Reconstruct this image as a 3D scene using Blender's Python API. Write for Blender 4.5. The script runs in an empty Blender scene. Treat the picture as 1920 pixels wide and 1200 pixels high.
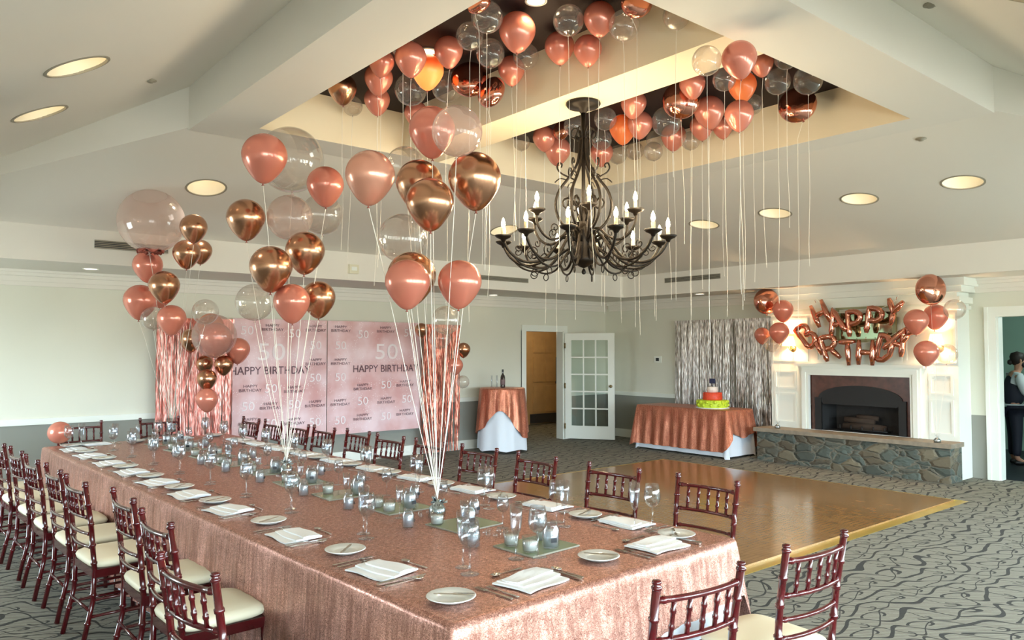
import bpy, math, random
from mathutils import Vector, Matrix, geometry
PI = math.pi; R = math.radians
random.seed(7)
SC = bpy.context.scene
COL = SC.collection
# ------------------------------------------------------------------ camera, sky, exposure
EYE = Vector((0, 0, 1.68)); YAW = R(39.75); FPX = 1431.0; PITCH = math.atan(55 / FPX)
cam = bpy.data.cameras.new('camera'); cam.sensor_width = 36; cam.lens = FPX / 1920 * 36
cam.clip_start = .05; cam.clip_end = 200
co = bpy.data.objects.new('camera', cam); COL.objects.link(co)
co.location = EYE; co.rotation_euler = (PI / 2 + PITCH, 0, -YAW); SC.camera = co
SC.view_settings.view_transform = 'Standard'; SC.view_settings.look = 'None'
SC.view_settings.gamma = 1; SC.view_settings.use_curve_mapping = False
SC.view_settings.exposure = 0.92
SC.cycles.use_denoising = True
SC.cycles.max_bounces = 8; SC.cycles.diffuse_bounces = 5; SC.cycles.glossy_bounces = 4
SC.cycles.transmission_bounces = 6; SC.cycles.transparent_max_bounces = 24
SC.cycles.sample_clamp_indirect = 6; SC.cycles.caustics_reflective = False; SC.cycles.caustics_refractive = False
SC.cycles.use_light_tree = True
W = bpy.data.worlds.new('sky'); SC.world = W; W.use_nodes = True
nt = W.node_tree; bgn = nt.nodes['Background']
tc = nt.nodes.new('ShaderNodeTexCoord'); sp = nt.nodes.new('ShaderNodeSeparateXYZ'); cr = nt.nodes.new('ShaderNodeValToRGB')
nt.links.new(tc.outputs['Generated'], sp.inputs[0]); nt.links.new(sp.outputs['Z'], cr.inputs[0]); nt.links.new(cr.outputs[0], bgn.inputs[0])
cr.color_ramp.elements[0].position = 0.0; cr.color_ramp.elements[0].color = (.33, .33, .33, 1)
cr.color_ramp.elements[1].position = .06; cr.color_ramp.elements[1].color = (.76, .865, 1.0, 1)
bgn.inputs[1].default_value = 28.0
# --- room measures (metres)
XR, YB, XW, YS = 11.1, 10.45, -3.0, -3.0
ZS, ZF = 2.6, 2.97                       # soffit, top of the fascia
FX0, FX1, FY0, FY1 = -.12, 10.2, .033, 9.17
OX0, OX1, OY0, OY1 = 2.03, 6.86, 2.185, 6.83     # beam ring outside
IX0, IX1, IY0, IY1 = 2.485, 6.50, 2.685, 6.39    # beam ring inside
ZR, ZT, ZH = 3.58, 4.0, 3.96
CX0, CX1 = 3.91, 4.34                    # cross beam
CH = Vector((4.14, 4.12, 0))             # chandelier axis
BX, BY0, BY1 = 10.7, 3.89, 6.56          # chimney breast
WARM = (1.0, .72, .42)
def lamp(name, kind, loc, energy, color, size=.02, rot=None, **k):
    l = bpy.data.lights.new(name, kind); l.energy = energy; l.color = color
    if kind in ('POINT', 'SPOT'): l.shadow_soft_size = size
    for a, b in k.items(): setattr(l, a, b)
    o = bpy.data.objects.new(name, l); COL.objects.link(o); o.location = loc
    if rot: o.rotation_euler = rot
    return o
WIN_S = [(-2.4 + 2.05 * i, -2.4 + 2.05 * i + 1.6) for i in range(6)]      # windows of the camera-side wall (x spans)
WIN_E = [(-2.7, -1.0), (-.7, 1.0)]        # windows of the right wall beside the camera (y spans)
WIN_W = [(7.5, 9.4)]          # windows far along the left wall (y spans)
WZ0, WZ1 = .45, 2.35
def portal(loc, rot, sx, sy):
    l = bpy.data.lights.new('window_portal', 'AREA'); l.shape = 'RECTANGLE'; l.size = sx; l.size_y = sy; l.cycles.is_portal = True
    o = bpy.data.objects.new('window_portal', l); COL.objects.link(o); o.location = loc; o.rotation_euler = rot
for a, b in WIN_S: portal(((a + b) / 2, YS - .12, (WZ0 + WZ1) / 2), (PI / 2, 0, 0), b - a, WZ1 - WZ0)
for a, b in WIN_W: portal((XW - .12, (a + b) / 2, (WZ0 + WZ1) / 2), (PI / 2, 0, -PI / 2), b - a, WZ1 - WZ0)
for a, b in WIN_E: portal((XR + .12, (a + b) / 2, (WZ0 + WZ1) / 2), (PI / 2, 0, PI / 2), b - a, WZ1 - WZ0)

# ------------------------------------------------------------------ view helpers
FWD = Vector((math.sin(YAW), math.cos(YAW), 0)); RGT = Vector((math.cos(YAW), -math.sin(YAW), 0))
def ray(u, v):
    x = (u - 960) / FPX; y = (600 - v) / FPX
    f = math.cos(PITCH) - math.sin(PITCH) * y; z = math.sin(PITCH) + math.cos(PITCH) * y
    return FWD * f + RGT * x + Vector((0, 0, z))
def at_z(u, v, z): d = ray(u, v); return EYE + d * ((z - EYE.z) / d.z)
def at_x(u, v, x): d = ray(u, v); return EYE + d * (x / d.x)
def at_y(u, v, y): d = ray(u, v); return EYE + d * (y / d.y)
def at_d(u, v, t): d = ray(u, v); return EYE + d * (t / d.dot(FWD))
def at_plane(u, v, p, n): d = ray(u, v); return EYE + d * ((p - EYE).dot(n) / d.dot(n))
def pix(p):
    q = Vector(p) - EYE; f = q.dot(FWD); x = q.dot(RGT); z = q.z
    F = f * math.cos(PITCH) + z * math.sin(PITCH); U = -f * math.sin(PITCH) + z * math.cos(PITCH)
    return 960 + FPX * x / F, 600 - FPX * U / F

# ------------------------------------------------------------------ materials
def lin(c):
    out = []
    for x in c:
        x = x / 255.0; out.append(x / 12.92 if x <= .04045 else ((x + .055) / 1.055) ** 2.4)
    return (out[0], out[1], out[2], 1)
class NM:
    """small node-material builder"""
    def __init__(s, name):
        s.m = bpy.data.materials.new(name); s.m.use_nodes = True; s.t = s.m.node_tree
        s.b = s.t.nodes['Principled BSDF']; s.out = s.t.nodes['Material Output']
    def n(s, typ, **k):
        o = s.t.nodes.new('ShaderNode' + typ)
        for a, b in k.items():
            if a.startswith('i_'):
                key = a[2:]; key = int(key) if key.isdigit() else key.replace('_', ' ')
                o.inputs[key].default_value = b
            else: setattr(o, a, b)
        return o
    def l(s, a, b): s.t.links.new(a, b)
    def math(s, op, a, b=None, c=None):
        o = s.n('Math', operation=op)
        for i, q in enumerate((a, b, c)):
            if q is None: continue
            if isinstance(q, (int, float)): o.inputs[i].default_value = q
            else: s.l(q, o.inputs[i])
        return o.outputs[0]
    def mix(s, fac, a, b):
        o = s.n('MixRGB')
        for i, q in enumerate((fac, a, b)):
            if isinstance(q, (int, float)): o.inputs[i].default_value = q
            elif isinstance(q, tuple): o.inputs[i].default_value = q
            else: s.l(q, o.inputs[i])
        return o.outputs[0]
    def bump(s, h, strength=.3, dist=.01):
        o = s.n('Bump', i_Strength=strength, i_Distance=dist); s.l(h, o.inputs['Height']); s.l(o.outputs[0], s.b.inputs['Normal']); return o
    def pos(s): return s.n('NewGeometry').outputs['Position']
    def obj(s): return s.n('TexCoord').outputs['Object']
def plain(name, c, rough=.5, metal=0.0, bump=0, bscale=200, vary=0, vscale=3, **k):
    q = NM(name); b = q.b; b.inputs['Base Color'].default_value = lin(c); b.inputs['Roughness'].default_value = rough; b.inputs['Metallic'].default_value = metal
    for a, v in k.items(): b.inputs[a.replace('_', ' ')].default_value = v
    nz = q.n('TexNoise', i_Scale=bscale if bump else vscale); q.l(q.obj(), nz.inputs['Vector'])
    if bump: q.bump(nz.outputs['Fac'], bump, .002)
    if vary:
        n2 = q.n('TexNoise', i_Scale=vscale); q.l(q.obj(), n2.inputs['Vector'])
        c2 = tuple(max(0, x * (1 - vary)) for x in c); q.l(q.mix(n2.outputs['Fac'], lin(c2), lin(tuple(min(255, x * (1 + vary)) for x in c))), b.inputs['Base Color'])
    return q.m
def emis(name, c, s):
    q = NM(name); b = q.b; b.inputs['Base Color'].default_value = lin(c); b.inputs['Emission Color'].default_value = lin(c); b.inputs['Emission Strength'].default_value = s; return q.m
def thin_glass(name, tint=(255, 255, 255), film=.04, milky=0.0, mc=(255, 255, 255), edge=.35, rough=.03, gain=.55):
    q = NM(name); q.t.nodes.remove(q.b)
    tr = q.n('BsdfTransparent'); tr.inputs[0].default_value = lin(tint)
    gl = q.n('BsdfGlossy', i_Roughness=rough); lw = q.n('LayerWeight', i_Blend=edge)
    f = q.math('ADD', q.math('MULTIPLY', lw.outputs['Facing'], gain), film)
    f = q.math('MINIMUM', f, .85)
    m1 = q.n('MixShader'); q.l(f, m1.inputs[0]); q.l(tr.outputs[0], m1.inputs[1]); q.l(gl.outputs[0], m1.inputs[2])
    last = m1
    if milky:
        df = q.n('BsdfDiffuse'); df.inputs[0].default_value = lin(mc); t2 = q.n('BsdfTranslucent'); t2.inputs[0].default_value = lin(mc)
        ad = q.n('MixShader', i_0=.5); q.l(df.outputs[0], ad.inputs[1]); q.l(t2.outputs[0], ad.inputs[2])
        m2 = q.n('MixShader', i_0=milky); q.l(m1.outputs[0], m2.inputs[1]); q.l(ad.outputs[0], m2.inputs[2]); last = m2
    q.l(last.outputs[0], q.out.inputs[0]); return q.m
def skin_latex(name, c, transl=.25, rough=.22, metal=.35):
    q = NM(name); b = q.b; b.inputs['Base Color'].default_value = lin(c); b.inputs['Roughness'].default_value = rough; b.inputs['Metallic'].default_value = metal
    b.inputs['Coat Weight'].default_value = .6; b.inputs['Coat Roughness'].default_value = .08
    t2 = q.n('BsdfTranslucent'); t2.inputs[0].default_value = lin(c); m = q.n('MixShader', i_0=transl)
    q.l(b.outputs[0], m.inputs[1]); q.l(t2.outputs[0], m.inputs[2]); q.l(m.outputs[0], q.out.inputs[0]); return q.m
M = {}
M['ceiling'] = plain('ceiling_paint', (232, 227, 217), .8, bump=.05, bscale=60)
M['tray'] = plain('tray_wall_paint', (238, 222, 192), .7, bump=.05, bscale=60)
M['dark'] = plain('dark_ceiling_paint', (30, 11, 9), .7, vary=.2)
M['white'] = plain('white_trim_paint', (238, 240, 232), .4, bump=.03)
M['vent'] = plain('vent_grille_dark', (150, 144, 128), .6, vary=.1)
M['iron'] = plain('wrought_iron', (38, 32, 26), .45, .6, bump=.2, bscale=120)
M['candle'] = plain('candle_sleeve', (232, 214, 170), .5, vary=.05)
M['bulb'] = emis('lit_bulb', (255, 230, 185), 60)
M['canlamp'] = emis('can_lamp', (255, 240, 210), 2.6)
M['can'] = plain('can_reflector', (250, 240, 216), .5, vary=.02)
M['rose'] = skin_latex('pearl_rose_latex', (240, 152, 130), .22)
M['pearl'] = skin_latex('pale_pearl_rose_latex', (242, 174, 148), .18, .25, .45)
M['peach'] = skin_latex('peach_lit_rose_latex', (250, 160, 100), .5, .3, .1)  # peach tone; for tray balloons, rose latex with lamp light put into the colour
M['chrome'] = plain('chrome_bronze_latex', (200, 148, 116), .24, 1.0, vary=.04, Coat_Weight=.5, Coat_Roughness=.05)
M['foil'] = plain('copper_foil', (216, 148, 126), .1, 1.0, bump=.25, bscale=14)
M['clear'] = thin_glass('clear_latex', (248, 244, 240), .05, .07, edge=.35)
M['milky'] = thin_glass('milky_clear_latex', (250, 240, 236), .04, .24, (245, 225, 218), edge=.3)
M['knot'] = plain('latex_knot', (150, 74, 60), .5, vary=.05)
M['ribbon'] = plain('white_ribbon', (250, 240, 228), .3, 0, vary=.05)
M['glass'] = thin_glass('drinking_glass', (248, 250, 252), .05, edge=.4, gain=.45)
M['pane'] = thin_glass('window_glass', (236, 246, 242), .05, edge=.2)
M['porcelain'] = plain('porcelain', (236, 238, 234), .15, vary=.01, Coat_Weight=.5)
M['linen'] = plain('white_napkin_linen', (238, 240, 242), .8, bump=.3, bscale=300)
M['steel'] = plain('polished_cutlery', (205, 198, 190), .15, 1.0, vary=.03)
M['mahogany'] = plain('mahogany_lacquer', (72, 8, 14), .2, vary=.25, vscale=8, Coat_Weight=.5, Coat_Roughness=.05)
M['cushion'] = plain('ivory_cushion', (240, 230, 202), .55, bump=.08, bscale=200)
M['cloth'] = plain('white_cloth', (222, 228, 238), .8, bump=.2, bscale=150)
M['brown'] = plain('brown_marble', (84, 52, 42), .25, vary=.25, vscale=14)
M['black'] = plain('firebox_black', (14, 13, 13), .5, vary=.2)
M['soot'] = plain('firebrick_soot', (40, 36, 33), .85, vary=.3, vscale=10)
M['log'] = plain('charred_log', (60, 46, 36), .9, bump=.6, bscale=30)
M['cap'] = plain('hearth_capstone', (140, 128, 112), .6, vary=.2, vscale=12, bump=.3, bscale=40)
M['oak'] = plain('tan_door_wood', (196, 158, 108), .45, vary=.08, vscale=5)
M['hall'] = plain('hall_wall', (186, 170, 132), .7, vary=.03)
M['steelplate'] = plain('kick_plate', (96, 96, 100), .3, .7, vary=.05)
M['brass'] = plain('brass_hinge', (150, 130, 90), .3, .8, vary=.05)
M['teal'] = plain('service_room_wall', (150, 178, 164), .7, vary=.03)
M['navy'] = plain('service_room_floor', (22, 30, 40), .5, vary=.1)
M['sage'] = plain('sage_mirror_tile', (150, 160, 124), .12, .25, vary=.08)
M['wax'] = plain('white_wax', (248, 246, 236), .4, vary=.02)
M['tinselsilver'] = plain('silver_tinsel', (190, 205, 215), .12, 1.0, vary=.1)
M['bottle'] = plain('dark_bottle_glass', (26, 22, 24), .08, vary=.1, Coat_Weight=1.0)
M['label'] = plain('bottle_label', (120, 96, 96), .6, vary=.05)
M['shade'] = emis('lit_sconce_shade', (255, 206, 140), 2.2)
M['mirror'] = plain('mirror_glass', (170, 190, 165), .04, 1.0, vary=.02)
M['mframe'] = plain('mirror_frame', (150, 150, 112), .4, .3, vary=.1)
M['icing'] = plain('white_icing', (240, 228, 216), .5, vary=.03)
M['icing_orange'] = plain('orange_icing', (222, 70, 40), .5, vary=.2, vscale=40)
M['icing_lime'] = plain('lime_icing', (186, 214, 48), .5, vary=.25, vscale=50)
M['topper'] = plain('cake_topper_navy', (44, 52, 84), .4, vary=.1)
M['skin'] = plain('skin', (190, 140, 116), .5, vary=.03)
M['hair'] = plain('dark_hair', (34, 22, 18), .6, bump=.5, bscale=150)
M['shirt'] = plain('white_shirt', (205, 212, 218), .8, vary=.03)
M['vest'] = plain('navy_vest', (22, 26, 42), .7, vary=.1)
M['maskm'] = plain('black_mask', (16, 16, 20), .7, vary=.1)
M['ink'] = plain('banner_ink', (104, 74, 84), .7, vary=.05)
M['inkw'] = plain('banner_white', (246, 232, 236), .6, vary=.02)
M['plastic'] = plain('cream_plastic', (222, 216, 190), .4, vary=.02)
M['gap'] = plain('display_dark', (40, 44, 48), .3, vary=.1)
# wall paint: cream above the chair rail, taupe below
q = NM('wall_paint_two_tone'); sx = q.n('SeparateXYZ'); q.l(q.pos(), sx.inputs[0])
fz = q.math('GREATER_THAN', sx.outputs['Z'], .82)
nz = q.n('TexNoise', i_Scale=1.3); q.l(q.pos(), nz.inputs['Vector'])
up = q.mix(nz.outputs['Fac'], lin((220, 218, 202)), lin((227, 226, 213)))
q.l(q.mix(fz, lin((148, 148, 140)), up), q.b.inputs['Base Color']); q.b.inputs['Roughness'].default_value = .75
M['wall'] = q.m
# carpet: grey-green ribbed ground with dark looping vines
q = NM('vine_carpet'); p = q.pos(); sx = q.n('SeparateXYZ'); q.l(p, sx.inputs[0]); X, Y = sx.outputs['X'], sx.outputs['Y']
nz = q.n('TexNoise', i_Scale=1.7, i_Detail=1.5); q.l(p, nz.inputs['Vector']); nc = q.n('SeparateColor'); q.l(nz.outputs['Color'], nc.inputs[0])
mth = q.math
wa = mth('MULTIPLY', mth('SUBTRACT', nc.outputs[0], .5), .45); wb = mth('MULTIPLY', mth('SUBTRACT', nc.outputs[1], .5), .45)
pp = mth('ADD', mth('ADD', mth('MULTIPLY', X, .91), mth('MULTIPLY', Y, -.41)), wa); qq = mth('ADD', mth('ADD', mth('MULTIPLY', X, .41), mth('MULTIPLY', Y, .91)), wb)
def vines(pp, qq, PER, ROW, sh):
    row = mth('FLOOR', mth('DIVIDE', qq, ROW)); ql = mth('SUBTRACT', mth('SUBTRACT', qq, mth('MULTIPLY', row, ROW)), ROW / 2)
    ps = mth('ADD', pp, mth('MULTIPLY', row, sh)); cell = mth('FLOOR', mth('DIVIDE', ps, PER)); pl = mth('SUBTRACT', ps, mth('MULTIPLY', cell, PER))
    th = mth('MULTIPLY', pl, 2 * PI / PER)
    l1 = mth('LESS_THAN', mth('ABSOLUTE', mth('SUBTRACT', ql, mth('MULTIPLY', mth('SINE', th), .072))), mth('MULTIPLY_ADD', mth('COSINE', th), .005, .012))
    l2 = mth('LESS_THAN', mth('ABSOLUTE', mth('SUBTRACT', ql, mth('MULTIPLY', mth('SINE', mth('ADD', mth('MULTIPLY', th, 1.0), 2.2)), .095))), .007)
    ex = mth('DIVIDE', mth('SUBTRACT', pl, PER * .62), .095); ey = mth('DIVIDE', mth('SUBTRACT', ql, .045), .048)
    rr = mth('SQRT', mth('ADD', mth('MULTIPLY', ex, ex), mth('MULTIPLY', ey, ey)))
    loop = mth('MULTIPLY', mth('LESS_THAN', mth('ABSOLUTE', mth('SUBTRACT', rr, 1)), .14), mth('GREATER_THAN', mth('ADD', ey, mth('MULTIPLY', ex, .6)), -.55))
    ex2 = mth('DIVIDE', mth('SUBTRACT', pl, PER * .2), .05); ey2 = mth('DIVIDE', mth('ADD', ql, .05), .035); r2 = mth('SQRT', mth('ADD', mth('MULTIPLY', ex2, ex2), mth('MULTIPLY', ey2, ey2)))
    hook = mth('MULTIPLY', mth('LESS_THAN', mth('ABSOLUTE', mth('SUBTRACT', r2, 1)), .16), mth('LESS_THAN', mth('SUBTRACT', ey2, ex2), .4))
    return mth('MAXIMUM', mth('MAXIMUM', l1, l2), mth('MAXIMUM', loop, hook))
lines = vines(pp, qq, .54, .205, .23)
rib = q.math('SINE', q.math('MULTIPLY', q.math('ADD', X, Y), 2 * PI / .035))
g = q.mix(q.math('MULTIPLY_ADD', rib, .5, .5), lin((106, 104, 93)), lin((152, 150, 138)))
fine = q.n('TexNoise', i_Scale=60.0); q.l(p, fine.inputs['Vector'])
g = q.mix(q.math('MULTIPLY', fine.outputs['Fac'], .35), g, lin((96, 84, 66)))
q.l(q.mix(lines, g, lin((48, 47, 43))), q.b.inputs['Base Color']); q.b.inputs['Roughness'].default_value = .95
q.bump(fine.outputs['Fac'], .5, .004); M['carpet'] = q.m
# parquet dance floor
q = NM('parquet'); p = q.pos(); sx = q.n('SeparateXYZ'); q.l(p, sx.inputs[0]); X, Y = sx.outputs['X'], sx.outputs['Y']
ck = q.n('TexChecker', i_Scale=1 / .23); q.l(p, ck.inputs[0])
sa = q.math('SINE', q.math('MULTIPLY', X, 2 * PI / .05)); sb = q.math('SINE', q.math('MULTIPLY', Y, 2 * PI / .05))
st = q.math('ADD', q.math('MULTIPLY', ck.outputs['Fac'], sa), q.math('MULTIPLY', q.math('SUBTRACT', 1, ck.outputs['Fac']), sb))
nz = q.n('TexNoise', i_Scale=7.0, i_Detail=4.0); q.l(p, nz.inputs['Vector'])
base = q.mix(nz.outputs['Fac'], lin((128, 94, 58)), lin((168, 128, 82)))
q.l(q.mix(q.math('MULTIPLY', q.math('LESS_THAN', st, -.8), .3), base, lin((80, 50, 28))), q.b.inputs['Base Color'])
q.b.inputs['Roughness'].default_value = .14; q.bump(nz.outputs['Fac'], .04, .01); M['parquet'] = q.m
M['gold'] = plain('gold_edging', (200, 170, 84), .35, .6, vary=.08)
# sequins
def sequin(name, c1, c2, scale=260, metal=.65, wrinkle=.5):
    q = NM(name); p = q.obj(); vo = q.n('TexVoronoi', i_Scale=float(scale)); q.l(p, vo.inputs['Vector'])
    hs = q.n('SeparateColor'); q.l(vo.outputs['Color'], hs.inputs[0])
    nz = q.n('TexNoise', i_Scale=5.0, i_Detail=3.0); q.l(p, nz.inputs['Vector'])
    mp = q.n('Mapping'); mp.inputs['Scale'].default_value = (45, 60, 4); q.l(p, mp.inputs[0]); ns = q.n('TexNoise', i_Scale=1.0, i_Detail=2.0); q.l(mp.outputs[0], ns.inputs['Vector'])
    q.l(q.mix(q.math('MULTIPLY', hs.outputs[0], q.math('MULTIPLY_ADD', ns.outputs['Fac'], 2.4, -.45)), lin(c1), lin(c2)), q.b.inputs['Base Color'])  # sequin glints and wrinkle streaks put into the colour as light and dark
    q.b.inputs['Metallic'].default_value = metal
    q.l(q.math('MULTIPLY_ADD', hs.outputs[1], .3, .25), q.b.inputs['Roughness'])
    b1 = q.n('Bump', i_Strength=.55, i_Distance=.003); q.l(hs.outputs[2], b1.inputs['Height'])
    b2 = q.n('Bump', i_Strength=wrinkle, i_Distance=.02); q.l(nz.outputs['Fac'], b2.inputs['Height']); q.l(b1.outputs[0], b2.inputs['Normal'])
    q.l(b2.outputs[0], q.b.inputs['Normal']); return q.m
M['sequin'] = sequin('rose_sequin_cloth', (132, 84, 70), (234, 180, 162), 330)
M['sequin2'] = sequin('copper_sequin_cloth', (168, 88, 66), (236, 168, 136), 260, .7)
def tinsel(name, c1, c2, c3):
    q = NM(name); p = q.obj(); mp = q.n('Mapping'); mp.inputs['Scale'].default_value = (90, 90, 9); q.l(p, mp.inputs[0])
    nz = q.n('TexNoise', i_Scale=1.0, i_Detail=2.0); q.l(mp.outputs[0], nz.inputs['Vector'])
    cr = q.n('ValToRGB'); q.l(nz.outputs['Fac'], cr.inputs[0]); e = cr.color_ramp.elements
    e[0].position = .35; e[0].color = lin(c1); e[1].position = .65; e[1].color = lin(c3); z = e.new(.5); z.color = lin(c2)
    q.l(cr.outputs[0], q.b.inputs['Base Color']); q.b.inputs['Metallic'].default_value = .5; q.b.inputs['Roughness'].default_value = .3
    q.bump(nz.outputs['Fac'], .6, .01); return q.m
M['fringe_rose'] = tinsel('rose_foil_fringe', (190, 96, 84), (232, 150, 138), (252, 206, 196))
M['fringe_copper'] = tinsel('copper_foil_fringe', (140, 52, 40), (206, 112, 90), (246, 184, 160))
M['crystal'] = thin_glass('crystal_filling', (240, 246, 250), .25, .4, (235, 240, 246), edge=.5, gain=.7, rough=.12)
M['fringe_silver'] = tinsel('silver_foil_fringe', (112, 96, 86), (214, 206, 200), (255, 252, 250))
# hearth stone
q = NM('field_stone'); p = q.pos(); mp = q.n('Mapping'); mp.inputs['Scale'].default_value = (5, 4.3, 8.5); q.l(p, mp.inputs[0])
nz = q.n('TexNoise', i_Scale=1.6); q.l(mp.outputs[0], nz.inputs['Vector']); mm = q.n('VectorMath', operation='MULTIPLY_ADD'); mm.inputs[1].default_value = (.5, .5, .5); q.l(nz.outputs['Color'], mm.inputs[0]); q.l(mp.outputs[0], mm.inputs[2])
v1 = q.n('TexVoronoi', i_Scale=1.0); v2 = q.n('TexVoronoi', i_Scale=1.0); v2.feature = 'DISTANCE_TO_EDGE'; q.l(mm.outputs[0], v1.inputs['Vector']); q.l(mm.outputs[0], v2.inputs['Vector'])
hs = q.n('SeparateColor'); q.l(v1.outputs['Color'], hs.inputs[0]); cr = q.n('ValToRGB'); q.l(hs.outputs[0], cr.inputs[0]); e = cr.color_ramp.elements
e[0].color = lin((72, 78, 72)); e[1].color = lin((136, 126, 104)); z = e.new(.4); z.color = lin((94, 106, 100)); z = e.new(.7); z.color = lin((88, 76, 60))
fn = q.n('TexNoise', i_Scale=18.0, i_Detail=4.0); q.l(p, fn.inputs['Vector'])
stone = q.mix(q.math('MULTIPLY', fn.outputs['Fac'], .5), cr.outputs[0], lin((86, 84, 74)))
q.l(q.mix(q.math('LESS_THAN', v2.outputs['Distance'], .035), stone, lin((112, 108, 96))), q.b.inputs['Base Color']); q.b.inputs['Roughness'].default_value = .85
h = q.math('ADD', q.math('MINIMUM', q.math('MULTIPLY', v2.outputs['Distance'], 6), 1), q.math('MULTIPLY', fn.outputs['Fac'], .3)); q.bump(h, .9, .02); M['stone'] = q.m
# banner print: blotchy pink with white sparkle dots
q = NM('banner_print'); p = q.obj(); nz = q.n('TexNoise', i_Scale=2.2, i_Detail=3.0); q.l(p, nz.inputs['Vector'])
cr = q.n('ValToRGB'); q.l(nz.outputs['Fac'], cr.inputs[0]); e = cr.color_ramp.elements; e[0].position = .35; e[0].color = lin((214, 160, 160)); e[1].position = .65; e[1].color = lin((238, 208, 214))
vo = q.n('TexVoronoi', i_Scale=38.0); q.l(p, vo.inputs['Vector']); n2 = q.n('TexNoise', i_Scale=5.0); q.l(p, n2.inputs['Vector'])
dots = q.math('MULTIPLY', q.math('LESS_THAN', vo.outputs['Distance'], .22), q.math('GREATER_THAN', n2.outputs['Fac'], .52))
q.l(q.mix(q.math('MULTIPLY', dots, .7), cr.outputs[0], lin((252, 240, 242))), q.b.inputs['Base Color']); q.b.inputs['Roughness'].default_value = .45; M['banner'] = q.m

# ------------------------------------------------------------------ mesh helpers
class MB:
    def __init__(s): s.v = []; s.f = []; s.m = []; s.s = []
    def add(s, vs, fs, mat=0, smooth=False):
        o = len(s.v); s.v += [tuple(x) for x in vs]; s.f += [tuple(i + o for i in f) for f in fs]; s.m += [mat] * len(fs); s.s += [smooth] * len(fs); return s
    def box(s, x0, x1, y0, y1, z0, z1, mat=0, M4=None):
        vs = [Vector((x, y, z)) for x in (x0, x1) for y in (y0, y1) for z in (z0, z1)]
        if M4: vs = [M4 @ p for p in vs]
        return s.add(vs, [(0, 1, 3, 2), (4, 6, 7, 5), (0, 4, 5, 1), (2, 3, 7, 6), (0, 2, 6, 4), (1, 5, 7, 3)], mat)
    def tube(s, pts, rad, seg=8, mat=0, cap=True, smooth=True):
        pts = [Vector(p) for p in pts]; n = len(pts); rad = rad if isinstance(rad, (list, tuple)) else [rad] * n
        rings = []; prev = None
        for i, p in enumerate(pts):
            t = (pts[min(i + 1, n - 1)] - pts[max(i - 1, 0)]); t = t.normalized() if t.length > 1e-9 else Vector((0, 0, 1))
            if prev is None: a = t.cross(Vector((0, 0, 1)) if abs(t.z) < .9 else Vector((1, 0, 0))).normalized()
            else:
                a = prev - t * prev.dot(t); a = a.normalized() if a.length > 1e-6 else t.orthogonal().normalized()
            prev = a; b = t.cross(a)
            rings.append([p + (a * math.cos(2 * PI * k / seg) + b * math.sin(2 * PI * k / seg)) * rad[i] for k in range(seg)])
        vs = [q for r in rings for q in r]; fs = []
        for i in range(n - 1):
            for k in range(seg): fs.append((i * seg + k, i * seg + (k + 1) % seg, (i + 1) * seg + (k + 1) % seg, (i + 1) * seg + k))
        if cap: fs.append(tuple(range(seg))[::-1]); fs.append(tuple((n - 1) * seg + k for k in range(seg)))
        return s.add(vs, fs, mat, smooth)
    def lathe(s, prof, seg=24, c=(0, 0, 0), mat=0, smooth=True, M4=None, sx=1, sy=1):
        c = Vector(c); vs = []; fs = []
        for r, z in prof:
            for k in range(seg):
                p = Vector((r * math.cos(2 * PI * k / seg) * sx, r * math.sin(2 * PI * k / seg) * sy, z))
                if M4: p = M4 @ p
                vs.append(p + c)
        for i in range(len(prof) - 1):
            for k in range(seg): fs.append((i * seg + k, i * seg + (k + 1) % seg, (i + 1) * seg + (k + 1) % seg, (i + 1) * seg + k))
        if prof[0][0] > 1e-6: fs.append(tuple(range(seg))[::-1])
        if prof[-1][0] > 1e-6: fs.append(tuple((len(prof) - 1) * seg + k for k in range(seg)))
        return s.add(vs, fs, mat, smooth)
    def xf(s, M4): s.v = [tuple(M4 @ Vector(p)) for p in s.v]; return s
    def mesh(s, name, mats):
        me = bpy.data.meshes.new(name); me.from_pydata(s.v, [], s.f)
        for m in (mats if isinstance(mats, (list, tuple)) else [mats]): me.materials.append(m)
        me.polygons.foreach_set('material_index', s.m); me.polygons.foreach_set('use_smooth', s.s); me.update(); return me
    def build(s, name, mats, parent=None, loc=None):
        o = bpy.data.objects.new(name, s.mesh(name, mats)); COL.objects.link(o)
        if parent: o.parent = parent
        if loc is not None: o.location = loc
        return o
def tag(o, label=None, cat=None, group=None, kind=None):
    if label: o['label'] = label
    if cat: o['category'] = cat
    if group: o['group'] = group
    if kind: o['kind'] = kind
    return o
def thing(name, label, cat, loc=(0, 0, 0), rz=0, group=None):
    o = bpy.data.objects.new(name, None); COL.objects.link(o); o.location = loc; o.rotation_euler = (0, 0, rz); o.empty_display_size = .05
    return tag(o, label, cat, group)
def struct(name, mb, mats): return tag(mb.build(name, mats), kind='structure')
class Kit:
    """a thing's parts: (name, mesh, index of the parent part or -1, scale, label)"""
    def __init__(s): s.p = []
    def part(s, name, mb, mats, parent=-1, label=None): s.p.append((name, mb.mesh(name, mats), parent, label)); return len(s.p) - 1
    def place(s, name, label, cat, loc, rz=0, group=None, scale=1.0, mats=None):
        root = thing(name, label, cat, loc, rz, group); made = []
        for nm, me, pa, lb in s.p:
            o = bpy.data.objects.new(nm, me); COL.objects.link(o); o.parent = root if pa < 0 else made[pa]
            if scale != 1.0 and pa < 0: o.scale = (scale,) * 3
            if lb: o['label'] = lb
            made.append(o)
        root['_n'] = 0; del root['_n']; return root
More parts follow.
